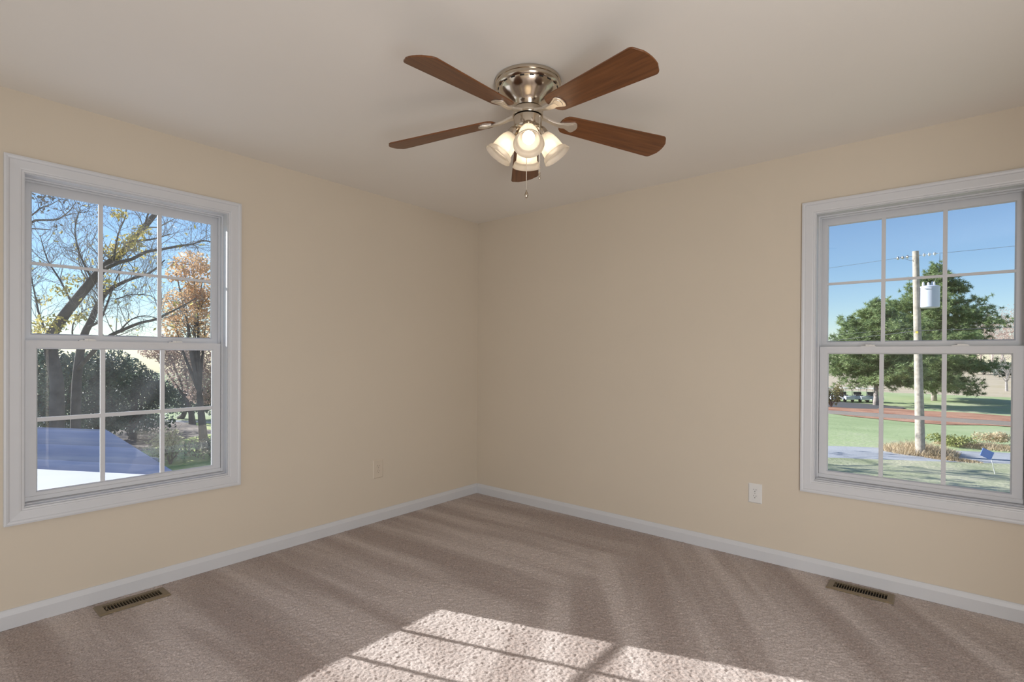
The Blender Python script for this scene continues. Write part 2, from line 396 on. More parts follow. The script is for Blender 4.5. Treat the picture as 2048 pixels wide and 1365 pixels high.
MR = Matrix(((1, 0, 0, RC), (0, 1, 0, 0), (0, 0, 1, 0), (0, 0, 0, 1)))
window('window_1', ML, M_glassd)
window('window_2', MR, M_glass)

# ------------------------------------------------------------------ outlets (duplex receptacles)
def outlet(Mw, w_, h_, m_plate, m_face, label):
    root = empty('power_outlet', Mw.to_translation()); root.matrix_world = Mw       # local: x along wall, y into room, z up
    tag(root, label, 'outlet')
    pl = MB(); b = .006
    a0, a1 = w_/2, h_/2
    vs = [(-a0,0,-a1),(a0,0,-a1),(a0,0,a1),(-a0,0,a1),(-a0,.002,-a1),(a0,.002,-a1),(a0,.002,a1),(-a0,.002,a1),(-a0+b,.006,-a1+b),(a0-b,.006,-a1+b),(a0-b,.006,a1-b),(-a0+b,.006,a1-b)]
    fs = [(0,1,2,3)] + [(i,(i+1)%4,4+(i+1)%4,4+i) for i in range(4)] + [(4+i,4+(i+1)%4,8+(i+1)%4,8+i) for i in range(4)] + [(8,9,10,11)]
    pl.add(vs, fs); pl.build('cover_plate', m_plate, root)
    for s in (1, -1):
        poly = []
        for k in range(20):
            t = 2*math.pi*k/20; poly.append((.0165*math.cos(t), max(-.0125, min(.0125, .0168*math.sin(t)))))
        Mf = Matrix(((1,0,0,0),(0,0,1,0),(0,1,0,s*.0195),(0,0,0,1)))
        f = MB().prism(poly, .0055, .0078, Mf).build('receptacle', m_face, root)
        sl = MB().box((-.0078, .0076, s*.0195 + .0005), (-.0058, .0081, s*.0195 + .0085)).box((.0058, .0076, s*.0195 + .0015), (.0078, .0081, s*.0195 + .0080))
        sl.prism([(.0026*math.cos(2*math.pi*k/12), -.0065 + .0026*math.sin(2*math.pi*k/12)) for k in range(12)], .0076, .0081, Mf)
        sl.build('slots', M_dark, f)
    MB().prism([(.0028*math.cos(2*math.pi*k/12), .0028*math.sin(2*math.pi*k/12)) for k in range(12)], .0058, .0072, Matrix(((1,0,0,0),(0,0,1,0),(0,1,0,0),(0,0,0,1)))).build('screw', M_screw, root)
outlet(Matrix(((0,1,0,0.0),(-1,0,0,-1.076),(0,0,1,.393),(0,0,0,1))), .089, .138, M_plate, M_plate, 'beige duplex outlet on the left wall, painted like the wall')
outlet(Matrix(((-1,0,0,2.3635),(0,-1,0,0.0),(0,0,1,.405),(0,0,0,1))), .079, .120, M_platew, M_platew, 'white duplex outlet on the right wall near the window')

# ------------------------------------------------------------------ floor registers
def register(loc, rz, n_slots, label):
    root = empty('floor_register', loc, rz); tag(root, label, 'floor vent', 'tan metal floor registers')
    Lx, Ly = .149, .066; ix, iy = .118, .036
    f = MB()
    outer0 = [(-Lx,-Ly,0),(Lx,-Ly,0),(Lx,Ly,0),(-Lx,Ly,0)]
    outer1 = [(-Lx+.006,-Ly+.006,.006),(Lx-.006,-Ly+.006,.006),(Lx-.006,Ly-.006,.006),(-Lx+.006,Ly-.006,.006)]
    inn1 = [(-ix,-iy,.006),(ix,-iy,.006),(ix,iy,.006),(-ix,iy,.006)]
    inn0 = [(-ix,-iy,-.030),(ix,-iy,-.030),(ix,iy,-.030),(-ix,iy,-.030)]
    vs = outer0 + outer1 + inn1 + inn0; fs = []
    for a in range(3):
        for i in range(4): fs.append((a*4+i, a*4+(i+1) % 4, (a+1)*4+(i+1) % 4, (a+1)*4+i))
    f.add(vs, fs); f.build('frame', M_bronze, root, recalc=True)
    MB().box((-ix + .0005, -iy + .0005, -.0305), (ix - .0005, iy - .0005, -.0045)).build('duct_opening', M_dark, root)
    g = MB()
    for k in range(1, n_slots):
        x = -ix + 2*ix*k/n_slots; g.box((x - .0010, -iy, -.0040), (x + .0010, iy, .0064))
    g.build('louver_grille', M_bronze, root)
    MB().box((-ix + .004, -.016, -.0045), (-ix + .0085, -.004, .010)).build('damper_lever', M_bronze, root)
register((.1245, -2.632, .0012), R(90), 19, 'tan metal floor register by the left wall, below the left window')
register((2.918, -.1155, .0012), 0, 20, 'tan metal floor register by the right wall, below the right window')

# ------------------------------------------------------------------ ceiling fan
FC = Vector((1.852, -1.645, CH))
fan = empty('ceiling_fan', FC)
tag(fan, 'nickel hugger ceiling fan with five walnut blades and four lit glass shades', 'ceiling fan')
z = lambda a: a - CH
def Lz(prof): return [(r, z(h)) for r, h in prof]
hb = MB().lathe(Lz([(.1425, 2.4398), (.1445, 2.432), (.1425, 2.4265), (.1395, 2.4255), (.1405, 2.421), (.1395, 2.413), (.1350, 2.406), (.1290, 2.403), (.1275, 2.399), (.1225, 2.391), (.1140, 2.381), (.1015, 2.370), (.0875, 2.360), (.0750, 2.3505), (.0665, 2.342), (.0615, 2.333), (.0585, 2.324)]), 64)
hob = hb.build('motor_housing', M_nickel, fan, smooth='auto')
for k in range(20):
    Mv = Matrix.Rotation(2*math.pi*(k + .5)/20, 4, 'Z'); vs_ = MB()
    p = [Mv @ Vector((.1300, s*.009, z(2.4035))) for s in (-1, 1)] + [Mv @ Vector((.1265, s*.009, z(2.4013))) for s in (1, -1)]
    q = [a + (Mv @ Vector((.0015, 0, -.002))) for a in p]
    vs_.add(p + q, [(0,1,2,3),(4,5,6,7),(0,1,5,4),(1,2,6,5),(2,3,7,6),(3,0,4,7)]); vs_.build('vent_slot', M_dark, hob)
MB().lathe(Lz([(.052, 2.327), (.052, 2.314)]), 40).build('motor_shaft', M_dark, fan, smooth='auto')
MB().lathe(Lz([(.052, 2.3175), (.0655, 2.317), (.0670, 2.3145), (.0670, 2.2880), (.0655, 2.2855), (.05, 2.2855)]), 56).build('hub', M_nickel, fan, smooth='auto')
MB().lathe(Lz([(.050, 2.286), (.050, 2.280)]), 40).build('hub_gap', M_dark, fan, smooth='auto')
MB().lathe(Lz([(.0600, 2.2825), (.0615, 2.281), (.0615, 2.243), (.060, 2.236), (.055, 2.229), (.046, 2.224), (.030, 2.219), (.024, 2.205), (.018, 2.196), (.0001, 2.193)]), 56).build('switch_housing', M_nickel, fan, smooth='auto')
# blades
def blade_outline():
    r_in, r_out, wi, wo = .150, .676, .055, .077
    pts = []
    for k in range(0, 9):                    # rounded root
        t = math.pi/2 + math.pi*k/8; pts.append((r_in + .036 + .036*math.cos(t), wi*math.sin(t)))
    def corner(cx, cy, rx, a0, a1):
        for k in range(6):
            t = a0 + (a1 - a0)*k/5; pts.append((cx + rx*math.cos(t), cy + rx*math.sin(t)))
    corner(r_out - .042, -wo + .024, .024, -math.pi/2, -.35)
    for k in range(1, 6):
        y = -wo + .02 + (2*wo - .04)*k/6; pts.append((r_out - .012 + .012*(1 - ((y)/(wo - .02))**2)*1.0, y))
    corner(r_out - .042, wo - .024, .024, .35, math.pi/2)
    return pts
bo = blade_outline()
PITCH = R(-13.0); ZB = z(2.2925); DROOP = R(4.8)
BA = -14.6
for k in range(5):
    a = R(BA + 72*k)
    Mb = Matrix.Rotation(a, 4, 'Z') @ Matrix.Translation((0, 0, ZB)) @ Matrix.Rotation(DROOP, 4, 'Y') @ Matrix.Rotation(PITCH, 4, 'X')
    b = MB().prism(bo, -.003, .003).build('blade', M_blade, fan, bevel=.0012); b.matrix_local = Mb
    # bracket: curved arm and shield plate under the blade root
    ir = MB()
    hs_ = [(.150, .010), (.168, .015), (.186, .022), (.204, .030), (.212, .0325), (.218, .0315), (.224, .024), (.230, .012), (.2325, .0)]
    sh = [(x, -y) for x, y in hs_] + [(x, y) for x, y in reversed(hs_[:-1])]
    Mp = Matrix.Translation((0, 0, ZB)) @ Matrix.Rotation(DROOP, 4, 'Y') @ Matrix.Rotation(PITCH, 4, 'X')
    ir.prism(sh, -.0075, -.0032, Mp)
    inner = [(.170 + (x - .170)*.72 + .006, y*.66) for x, y in sh]
    ir.prism(inner, -.0095, -.0075, Mp)
    arm = [(.055, 0, z(2.2920)), (.070, 0, z(2.2905)), (.090, 0, z(2.2865)), (.112, 0, z(2.2790)), (.134, 0, z(2.2730)), (.160, 0, z(2.2705)), (.190, 0, z(2.268))]
    wd_ = [.020, .015, .011, .0105, .012, .014, .010]; th = [.006, .005, .0045, .0042, .004, .0035, .002]
    vs = []; fs = []
    for i, p in enumerate(arm):
        p = Vector(p); q0 = Vector(arm[max(0, i-1)]); q1 = Vector(arm[min(len(arm)-1, i+1)]); t = (q1 - q0).normalized(); nn = Vector((-t.z, 0, t.x))
        tw = PITCH*min(1, max(0, (i-2)/4)); yv = Vector((0, math.cos(tw), math.sin(tw)))
        for (sy, sn) in ((-1,-1),(1,-1),(1,1),(-1,1)): vs.append(p + yv*sy*wd_[i] + nn*sn*th[i])
    for i in range(len(arm)-1):
        for j in range(4): fs.append((i*4+j, i*4+(j+1) % 4, (i+1)*4+(j+1) % 4, (i+1)*4+j))
    fs += [(3,2,1,0), tuple(range(len(vs)-4, len(vs)))]
    ir.add(vs, fs)
    io = ir.build('blade_bracket', M_satin, fan, bevel=.0015); io.matrix_local = Matrix.Rotation(a, 4, 'Z')
# light kit
AZ0 = math.degrees(math.atan2(CAM.y - FC.y, CAM.x - FC.x)) + 2
TILT = R(35)
SH_OUT = [(.0250, 0), (.0285, -.004), (.0325, -.012), (.0385, -.026), (.0425, -.042), (.0455, -.060), (.0475, -.078), (.0485, -.088), (.0525, -.092), (.0565, -.094), (.0585, -.098), (.0605, -.106), (.0645, -.114)]
SH_IN = [(r - .003, h_ + .0005) for r, h_ in reversed(SH_OUT)]; SH_IN[0] = (.0625, -.1145)
shade_p = sock_p = None
for k in range(4):
    a = R(AZ0 + 90*k)
    top = Vector((.064, 0, z(2.2085)))
    Ms = Matrix.Rotation(a, 4, 'Z') @ Matrix.Translation(top) @ Matrix.Rotation(-TILT, 4, 'Y')
    sk = MB().lathe([(.0001, .034), (.012, .034), (.022, .030), (.027, .020), (.0285, .006), (.0285, -.006), (.0265, -.006)], 32)
    sk.tube([(-.030, 0, .030), (-.016, 0, .034), (0, 0, .030)], .010, 12)
    s_ = sk.build('lamp_socket', M_nickel, fan, smooth='auto'); s_.matrix_local = Ms
    sd_ = MB().lathe(SH_OUT + SH_IN, 48, close=True).build('lamp_shade', M_shade, fan, smooth='auto'); sd_.matrix_local = Ms
    tag(sd_, 'frosted alabaster glass bell shade')
    bb = MB().lathe([(.0001, -.030), (.010, -.030), (.012, -.036), (.017, -.044), (.0235, -.054), (.0262, -.064), (.0255, -.074), (.0215, -.083), (.014, -.089), (.0001, -.0915)], 20)
    bb.build('light_bulb', M_bulb, sd_, smooth=True)
    MB().lathe([(.0001, -.002), (.0115, -.002), (.0115, -.031), (.0001, -.031)], 16).build('bulb_base', M_satin, sd_, smooth='auto')
def chain(x, y, z0, z1, pend, sz):
    c = MB(); c.tube([(x, y, z(z0)), (x, y, z(z1))], .0013, 6)
    k = 0; h_ = z0
    while h_ > z1: c.ball((x, y, z(h_)), .0021, 6, 4); h_ -= .0060
    co = c.build('pull_chain', M_satin, fan, smooth=True)
    pm = MB()
    if pend == 'drop': pm.lathe([(.0001, z(z1)), (.0018, z(z1 - .004)), (.0035, z(z1 - .010)), (.0075, z(z1 - .019)), (.0088, z(z1 - .026)), (.0075, z(z1 - .033)), (.0040, z(z1 - .037)), (.0001, z(z1 - .038))], 20, Matrix.Translation((x, y, 0)))
    else: pm.lathe([(.0001, z(z1)), (.0035, z(z1 - .001)), (.0045, z(z1 - .006)), (.0042, z(z1 - .016)), (.0030, z(z1 - .019)), (.0052, z(z1 - .024)), (.0052, z(z1 - .029)), (.0001, z(z1 - .033))], 20, Matrix.Translation((x, y, 0)))
    pm.build('pendant', M_nickel, co, smooth=True)
ca = R(AZ0)
chain(-.004, -.002, 2.195, 1.972, 'drop', 1)
ux, uy = math.cos(YAW), math.sin(YAW)
chain(.050*ux + .036*math.cos(ca), .050*uy + .036*math.sin(ca), 2.272, 2.035, 'bell', 1)
MB().ball((.050*ux + .033*math.cos(ca), .050*uy + .033*math.sin(ca), z(2.276)), .006, 10, 6).build('chain_nozzle', M_nickel, fan, smooth=True)

#OUTSIDE
# ================================================================== OUTSIDE
rnd = random.Random(7)
GZ = -3.3
def lerp_table(tab, x):
    if x <= tab[0][0]: return tab[0][1]
    for (a, va), (b, vb) in zip(tab, tab[1:]):
        if x <= b:
            t = (x-a)/(b-a); t = t*t*(3-2*t); return va + (vb-va)*t
    return tab[-1][1]
def ground_h(x, y):
    return lerp_table([(0, GZ), (30, GZ), (58, -4.25), (74, -4.95), (105, -4.75), (150, -3.7), (260, -2.6), (420, -2.0)], y)
def on_ground(px, py, lift=0.0):
    c = CAM; d = at(px, py, 1.0) - CAM; t = 5.0
    while t < 600:
        p = c + d*t
        if p.z <= ground_h(p.x, p.y): break
        t += 0.05
    p.z = ground_h(p.x, p.y) + lift; return p
def ground_grid(xs, ys, lift=0.0):
    vs = [(x, y, ground_h(x, y) + lift) for y in ys for x in xs]; n = len(xs)
    fs = [(j*n+i, j*n+i+1, (j+1)*n+i+1, (j+1)*n+i) for j in range(len(ys)-1) for i in range(n-1)]
    return MB().add(vs, fs)
def ground_mat(name, cols, scale, fine, bump=0.5):
    m, t, n, l, p = new_mat(name); tc = n.new('ShaderNodeTexCoord')
    a = n.new('ShaderNodeTexNoise'); a.inputs['Scale'].default_value = scale; a.inputs['Detail'].default_value = 7; a.inputs['Roughness'].default_value = 0.65
    b = n.new('ShaderNodeTexNoise'); b.inputs['Scale'].default_value = fine; b.inputs['Detail'].default_value = 4
    l.new(tc.outputs['Object'], a.inputs['Vector']); l.new(tc.outputs['Object'], b.inputs['Vector'])
    k = len(cols); rp = ramp(n, [(0.32 + 0.36*i/(k-1), c) for i, c in enumerate(cols)])
    mx = n.new('ShaderNodeMath'); mx.operation = 'MULTIPLY_ADD'; mx.inputs[1].default_value = 0.35
    sb = n.new('ShaderNodeMath'); sb.operation = 'SUBTRACT'; sb.inputs[1].default_value = 0.5; l.new(b.outputs['Fac'], sb.inputs[0])
    l.new(sb.outputs[0], mx.inputs[0]); l.new(a.outputs['Fac'], mx.inputs[2]); l.new(mx.outputs[0], rp.inputs['Fac'])
    l.new(rp.outputs[0], p.inputs['Base Color']); p.inputs['Roughness'].default_value = 0.95; p.inputs['Specular IOR Level'].default_value = 0.1
    bp = n.new('ShaderNodeBump'); bp.inputs['Strength'].default_value = bump; bp.inputs['Distance'].default_value = 0.05
    l.new(b.outputs['Fac'], bp.inputs['Height']); l.new(bp.outputs[0], p.inputs['Normal'])
    return m
M_yard = ground_mat('autumn_yard_grass', [(0.30, 0.33, 0.19), (0.44, 0.45, 0.29), (0.58, 0.54, 0.38)], 0.5, 9)
M_fair = ground_mat('fairway_grass', [(0.36, 0.44, 0.22), (0.44, 0.52, 0.27), (0.54, 0.55, 0.36)], 0.12, 5)
M_tan = ground_mat('dry_field', [(0.52, 0.43, 0.30), (0.62, 0.52, 0.38), (0.55, 0.46, 0.30)], 0.08, 2)
M_road = ground_mat('grey_asphalt_road', [(0.36, 0.37, 0.39), (0.44, 0.45, 0.47), (0.50, 0.51, 0.52)], 0.5, 12, 0.2)
M_straw = ground_mat('red_pine_straw', [(0.36, 0.17, 0.11), (0.50, 0.26, 0.17), (0.60, 0.36, 0.25)], 0.5, 6)
M_dry = leaf_mat('dry_grass_blades', (0.50, 0.38, 0.22), (0.72, 0.60, 0.42), 0.3, 2.0)
M_dryg = leaf_mat('green_shrub_leaves', (0.20, 0.24, 0.06), (0.42, 0.42, 0.16), 0.35, 2.0)
frange = lambda a, b, n: [a + (b-a)*i/n for i in range(n+1)]
# ground: yard round the house, road, fairway, far field
A1, A2 = on_ground(1655, 892), on_ground(2030, 907); B1, B2 = on_ground(1655, 916), on_ground(2030, 929)
def edge(P, Q, x): return P.y + (Q.y - P.y)*(x - P.x)/(Q.x - P.x)
def strip(y0f, y1f, xs, n, lift):
    vs = []; 
    for j in range(n+1):
        for x in xs:
            y = y0f(x) + (y1f(x) - y0f(x))*j/n; vs.append((x, y, ground_h(x, y) + lift))
    k = len(xs); fs = [(j*k+i, j*k+i+1, (j+1)*k+i+1, (j+1)*k+i) for j in range(n) for i in range(k-1)]
    return MB().add(vs, fs)
xs = frange(-24, 60, 28)
tag(strip(lambda x: -60, lambda x: edge(B1, B2, x), [-140, -90, -60, -40] + xs, 14, 0).build('lawn', M_yard), kind='structure')
tag(strip(lambda x: edge(B1, B2, x), lambda x: edge(A1, A2, x), [-140, -90, -60, -40] + xs, 3, 0).build('road', M_road), kind='structure')
tag(strip(lambda x: edge(A1, A2, x), lambda x: 105, [-140, -90, -60, -40] + xs, 90, 0).build('fairway', M_fair), kind='structure')
tag(ground_grid(frange(-300, 300, 24), frange(105, 430, 24)).build('far_field', M_tan), kind='structure')
# pine-straw bed under the pines (low mound with an irregular edge), paved cart lot
def blob(cx, cy, rx, ry, seed, lift, dome=0.06, n=40):
    rr = random.Random(seed); ph = [rr.uniform(0, 6.28) for _ in range(4)]
    vs = [(cx, cy, ground_h(cx, cy) + lift + dome)]; fs = []
    for q in (0.5, 1.0):
        for k in range(n):
            t = 2*math.pi*k/n; s_ = 1 + .10*math.sin(2*t+ph[0]) + .07*math.sin(5*t+ph[1]) + .04*math.sin(9*t+ph[2])
            x = cx + rx*q*s_*math.cos(t); y = cy + ry*q*s_*math.sin(t)
            vs.append((x, y, ground_h(x, y) + lift + (dome*.8 if q < 1 else -0.02)))
    for k in range(n): fs.append((0, 1+k, 1+(k+1) % n)); fs.append((1+k, 1+n+k, 1+n+(k+1) % n, 1+(k+1) % n))
    return MB().add(vs, fs)
tag(blob(2.2, 62, 9.5, 13, 3, 0.06).build('mulch_bed', M_straw), kind='structure')
tag(blob(-8.5, 73, 9.5, 6.5, 5, 0.09, 0.02).build('cart_lot', mat('dark_asphalt', (0.10, 0.10, 0.11), 0.9)), kind='structure')

# ---------------- generic plants
def leaf_cloud(mb, centres, n, size, rr, flat=0.0, shell=0.35):
    for _ in range(n):
        c, rx, ry, rz_ = rr.choice(centres)
        while True:
            d = Vector((rr.uniform(-1,1), rr.uniform(-1,1), rr.uniform(-1,1)))
            if shell < d.length < 1: break
        p = Vector(c) + Vector((d.x*rx, d.y*ry, d.z*rz_))
        a = Vector((rr.gauss(0,1), rr.gauss(0,1), rr.gauss(0,1-flat))).normalized(); b = a.orthogonal().normalized()
        s_ = size*rr.uniform(.6, 1.4); n_ = a.cross(b)
        mb.add([p - a*s_, p + b*s_*.45 + n_*s_*.12, p + a*s_, p - b*s_*.45 + n_*s_*.12], [(0,1,2,3)])
def grow(mb, p, d, L, r, lev, rr, tips, upw=0.25, wig=0.25, n=4, kids=(2, 4)):
    pts = [Vector(p)]; rad = [r]; d = Vector(d).normalized(); m = 4 if lev else 3
    for i in range(m):
        d = (d + Vector((rr.gauss(0, wig), rr.gauss(0, wig), rr.gauss(0, wig) + upw*.35))).normalized()
        pts.append(pts[-1] + d*L/m); rad.append(r*(1 - .75*(i+1)/m) + .001)
    mb.tube(pts, rad, n if r > .02 else 3, cap=False)
    tips.append(pts[-1])
    if lev <= 0: return
    for k in range(rr.randint(*kids)):
        i = rr.uniform(.25, 1)*m; i0 = min(int(i), m-1); q = pts[i0].lerp(pts[i0+1], i - i0)
        ax = (pts[i0+1]-pts[i0]).normalized(); o = ax.orthogonal().normalized(); o = Matrix.Rotation(rr.uniform(0, 6.28), 3, ax) @ o
        dd = (ax*rr.uniform(.5, 1.0) + o*rr.uniform(.5, 1.0)).normalized()
        grow(mb, q, dd, L*rr.uniform(.45, .7), max(r*(1 - .6*i/m)*.6, .003), lev-1, rr, tips, upw, wig, n, kids)
M_bark = mat('grey_brown_bark', (0.10, 0.085, 0.08), 0.9, var=0.3, vscale=4, bump=0.4, bscale=18, bdist=0.03)
M_bark2 = mat('pale_grey_bark', (0.36, 0.33, 0.31), 0.9, var=0.25, vscale=4, bump=0.4, bscale=18, bdist=0.03)
M_pinebark = mat('pine_bark', (0.40, 0.34, 0.31), 0.9, var=0.3, vscale=3, bump=0.5, bscale=9, bdist=0.04)
M_yellow = leaf_mat('yellow_autumn_leaves', (0.42, 0.36, 0.10), (0.72, 0.60, 0.22), 0.55, 1.5)
M_orange = leaf_mat('orange_autumn_leaves', (0.55, 0.33, 0.16), (0.85, 0.60, 0.34), 0.5, 0.9)
M_pink = leaf_mat('dull_pink_autumn_leaves', (0.40, 0.29, 0.25), (0.66, 0.50, 0.42), 0.4, 0.9)
M_ever = leaf_mat('dark_evergreen_leaves', (0.05, 0.09, 0.075), (0.15, 0.20, 0.16), 0.3, 0.8, 0.6)
M_needle = leaf_mat('pine_needles', (0.15, 0.22, 0.095), (0.38, 0.46, 0.22), 0.3, 0.5)
M_twig = mat('winter_twigs', (0.50, 0.40, 0.35), 0.9)
M_twigd = mat('dark_twigs', (0.20, 0.165, 0.15), 0.9)

# ---------------- north side: pines
def pine(name, base, h, crown_r, crown_z0, seed, label, lean=(0, 0), dens=1.0, widest=0.3):
    rr = random.Random(seed); root = empty(name, base); tag(root, label, 'tree', 'pine trees across the road')
    tr = MB(); pts = [Vector((lean[0]*t, lean[1]*t, h*t)) for t in (0, .08, .25, .5, .75, .97)]
    tr.tube(pts, [.36, .27, .24, .18, .11, .03], 10); 
    nd = MB(); nb = int(70*dens)
    for k in range(nb):
        t = (k + rr.random())/nb; zz = crown_z0 + (h*.99 - crown_z0)*t
        if t < widest: env = .72 + .28*t/widest
        else: env = (1 - ((t - widest)/(1 - widest))**2.0)
        L = max(.35, crown_r*env*rr.uniform(.70, 1.12)); az = k*2.399 + rr.uniform(-.5, .5)
        d0 = Vector((math.cos(az), math.sin(az), 0)); bp = Vector((lean[0]*zz/h, lean[1]*zz/h, zz))
        lift = rr.uniform(-.10, .30)
        bpts = [bp, bp + d0*L*.5 + Vector((0, 0, L*lift*.35)), bp + d0*L + Vector((0, 0, L*lift))]
        tr.tube(bpts, [.06, .035, .012], 4, cap=False)
        nt_ = max(5, int(L*9.0*dens))
        for j in range(nt_):
            s_ = rr.uniform(.22, 1.0); c = bpts[0].lerp(bpts[1], s_*2) if s_ < .5 else bpts[1].lerp(bpts[2], s_*2-1)
            c = c + Vector((rr.gauss(0, .22*L*.5+.15), rr.gauss(0, .22*L*.5+.15), rr.gauss(0, .30)))
            for q in range(26):
                v = Vector((rr.gauss(0,1), rr.gauss(0,1), rr.gauss(.35,.8))).normalized(); o = v.orthogonal().normalized()*rr.uniform(.06, .10); ln = rr.uniform(.30, .62)
                s0 = c + v*.05
                nd.add([s0 - o*.5, s0 + o*.5, c + v*ln], [(0, 1, 2)])
    tr.build('trunk', M_pinebark, root, smooth=True, recalc=False)
    nd.build('needles', M_needle, root, recalc=False)
    return root
pA = on_ground(1752, 812); dA = (pA - CAM).dot(fw)
hA = at(1752, 600, dA).z - pA.z
pine('pine_tree', pA, hA, 96/FPX*dA, 2.5, 21, 'lower broad pine with pale trunk, left of the utility pole', dens=1.2, widest=.22)
pB = on_ground(1868, 802); dB = (pB - CAM).dot(fw)
hB = at(1862, 527, dB).z - pB.z
pine('pine_tree', pB, hB, 102/FPX*dB, 1.4, 33, 'tallest pine, dark and wide, right behind the utility pole', dens=1.45, widest=.28)

# ---------------- bare and hazy far trees beyond the fairway
def bare_tree(base, h, spread, seed, label, m_w, group='bare trees far beyond the fairway', lev=3, leaves=None, nleaf=0, thick=1.0):
    rr = random.Random(seed); root = empty('bare_tree', base); tag(root, label, 'tree', group)
    b = MB(); tips = []
    pts = [Vector((0,0,0)), Vector((rr.gauss(0,.1), rr.gauss(0,.1), h*.2)), Vector((rr.gauss(0,.25), rr.gauss(0,.25), h*.42)), Vector((rr.gauss(0,.4), rr.gauss(0,.4), h*.7))]
    b.tube(pts, [h*.020*thick, h*.016*thick, h*.012*thick, h*.005*thick], 7)
    for k in range(15):
        t = rr.uniform(.22, 1.0)*2.99; i = int(t); q = pts[i].lerp(pts[i+1], t - i); az = rr.uniform(0, 6.28)
        grow(b, q, (math.cos(az)*spread, math.sin(az)*spread, rr.uniform(.5, 1.1)), h*rr.uniform(.28, .42)*(1.15 - .25*t/3), h*.006*thick, lev, rr, tips, .3, .22, 4, (3, 5))
    b.build('branches', m_w, root, recalc=False)
    if leaves:
        lf = MB(); 
        for tp in rr.sample(tips, min(len(tips), nleaf)): leaf_cloud(lf, [(tp, .35, .35, .3)], 4, .16, rr, shell=0)
        lf.build('leaves', leaves, root, recalc=False)
    return root
fars = [(2015, 783, 10.5, 'bare pale tree standing on the fairway at the far right of the right window'),]
p = on_ground(2013, 783); bare_tree(p, 9.0, .9, 41, fars[0][3], M_bark2, lev=3, thick=1.1)
far_spots = [(1940, 205, 15, 'M'), (1962, 165, 16, 'M'), (1984, 190, 20, 'M'), (2004, 150, 16, 'M'), (2030, 175, 19, 'M'), (1658, 185, 12, 'D'), (1674, 205, 10, 'D'), (1698, 190, 8, 'D'), (1727, 210, 9, 'D')]
far_lab = ['first hazy pinkish tree beside the tall pine, in the far row', 'second hazy pinkish tree from the tall pine, in the far row', 'third hazy pinkish tree from the tall pine, in the far row',
  'fourth hazy pinkish tree from the tall pine, in the far row', 'last hazy pinkish tree by the frame, in the far row right',
  'far brown bare tree at the left edge of the right window', 'far brown bare tree left above the parked golf carts', 'far brown bare tree above the middle golf carts', 'far brown bare tree above the last golf cart, left of the pine trunk']
for i, ((px, dep, hh, k), lb) in enumerate(zip(far_spots, far_lab)):
    q = at(px, 720, dep); q.z = ground_h(q.x, q.y) - .1
    bare_tree(q, hh, 1.0, 60 + i, lb, M_twig if k == 'M' else M_twigd, lev=3, leaves=M_pink if k == 'M' else None, nleaf=700, thick=1.0 if k == 'M' else 1.6)
# shrub row at the far edge of the field
def shrub(name, base, w_, h_, m, n, sz, seed, label, group=None, cat='shrub', stems=7):
    rr = random.Random(seed); root = empty(name, base); tag(root, label, cat, group)
    lf = MB(); cs = [((rr.uniform(-.5,.5)*w_, rr.uniform(-.3,.3)*w_, h_*rr.uniform(.35,.65)), w_*.32, w_*.32, h_*.36) for _ in range(7)]
    leaf_cloud(lf, cs, n, sz, rr, shell=.2); lf.build('foliage', m, root, recalc=False)
    st = MB(); tips = []
    for k in range(stems):
        az = rr.uniform(0, 6.28); grow(st, (0,0,0), (math.cos(az)*.5*w_/h_, math.sin(az)*.5*w_/h_, 1), h_*.7, .025*h_, 1, rr, tips, .2, .15, 4, (1, 2))
    st.build('stems', M_twigd, root, recalc=False); return root
q = on_ground(1662, 816); shrub('evergreen_shrub', q, 1.6, 3.0, leaf_mat('olive_shrub_leaves', (0.16, 0.16, 0.06), (0.34, 0.30, 0.13), .35), 1500, .10, 4, 'olive shrub left of the parked golf carts, at the edge of the window')
q = on_ground(1902, 893); shrub('green_shrub', q, 1.5, .62, M_dryg, 900, .06, 5, 'low yellow-green roadside shrub right of the utility pole')
q = on_ground(1978, 889); shrub('tan_shrub', q, 1.5, .75, M_dry, 900, .06, 6, 'low tan roadside shrub above the blue yard sign')
# dark hedge line of trees at the horizon, right
for i, (px, dep, hh, ww, lb) in enumerate([(1968, 142, 3.6, 7, 'dark low shrub under the hazy far trees, left one'), (2016, 128, 4.0, 6, 'dark low shrub under the hazy far trees, right one by the window frame')]):
    q = at(px, 720, dep); q.z = ground_h(q.x, q.y); shrub('dark_shrub', q, ww, hh, M_ever, 1400, .45, 80 + i, lb, 'dark shrubs under the far trees', stems=5)
def grass_tuft(base, rx, ry, h_, n, seed, label, name='dry_grass', m=M_dry):
    rr = random.Random(seed); g = MB()
    for _ in range(n):
        t = rr.uniform(0, 6.28); q = math.sqrt(rr.random()); x, y = base.x + rx*q*math.cos(t), base.y + ry*q*math.sin(t); z0 = ground_h(x, y)
        hh = h_*rr.uniform(.4, 1.1)*(1.05 - .6*q); d = Vector((rr.gauss(0,.3), rr.gauss(0,.3), 1)); o = Vector((rr.gauss(0,1), rr.gauss(0,1), 0)).normalized()*.012
        p0 = Vector((x, y, z0 - .02)); g.add([p0 - o, p0 + o, p0 + d*hh*.6 + o*.6 + Vector((0,0,0)), p0 + d*hh + Vector((rr.gauss(0,.08), rr.gauss(0,.08), -.05)), p0 + d*hh*.6 - o*.6], [(0,1,2,4),(4,2,3)])
    tag(g.build(name, m, recalc=False), label, 'grass', kind='stuff')
PB = on_ground(1841, 911)
grass_tuft(PB + Vector((-.1, .8, 0)), 1.5, 1.3, .75, 3000, 11, 'tall dry tan grass clump round the foot of the utility pole')
q = on_ground(1965, 896); grass_tuft(q, 2.0, .9, .45, 2600, 12, 'dry roadside grass strip behind the blue yard sign')
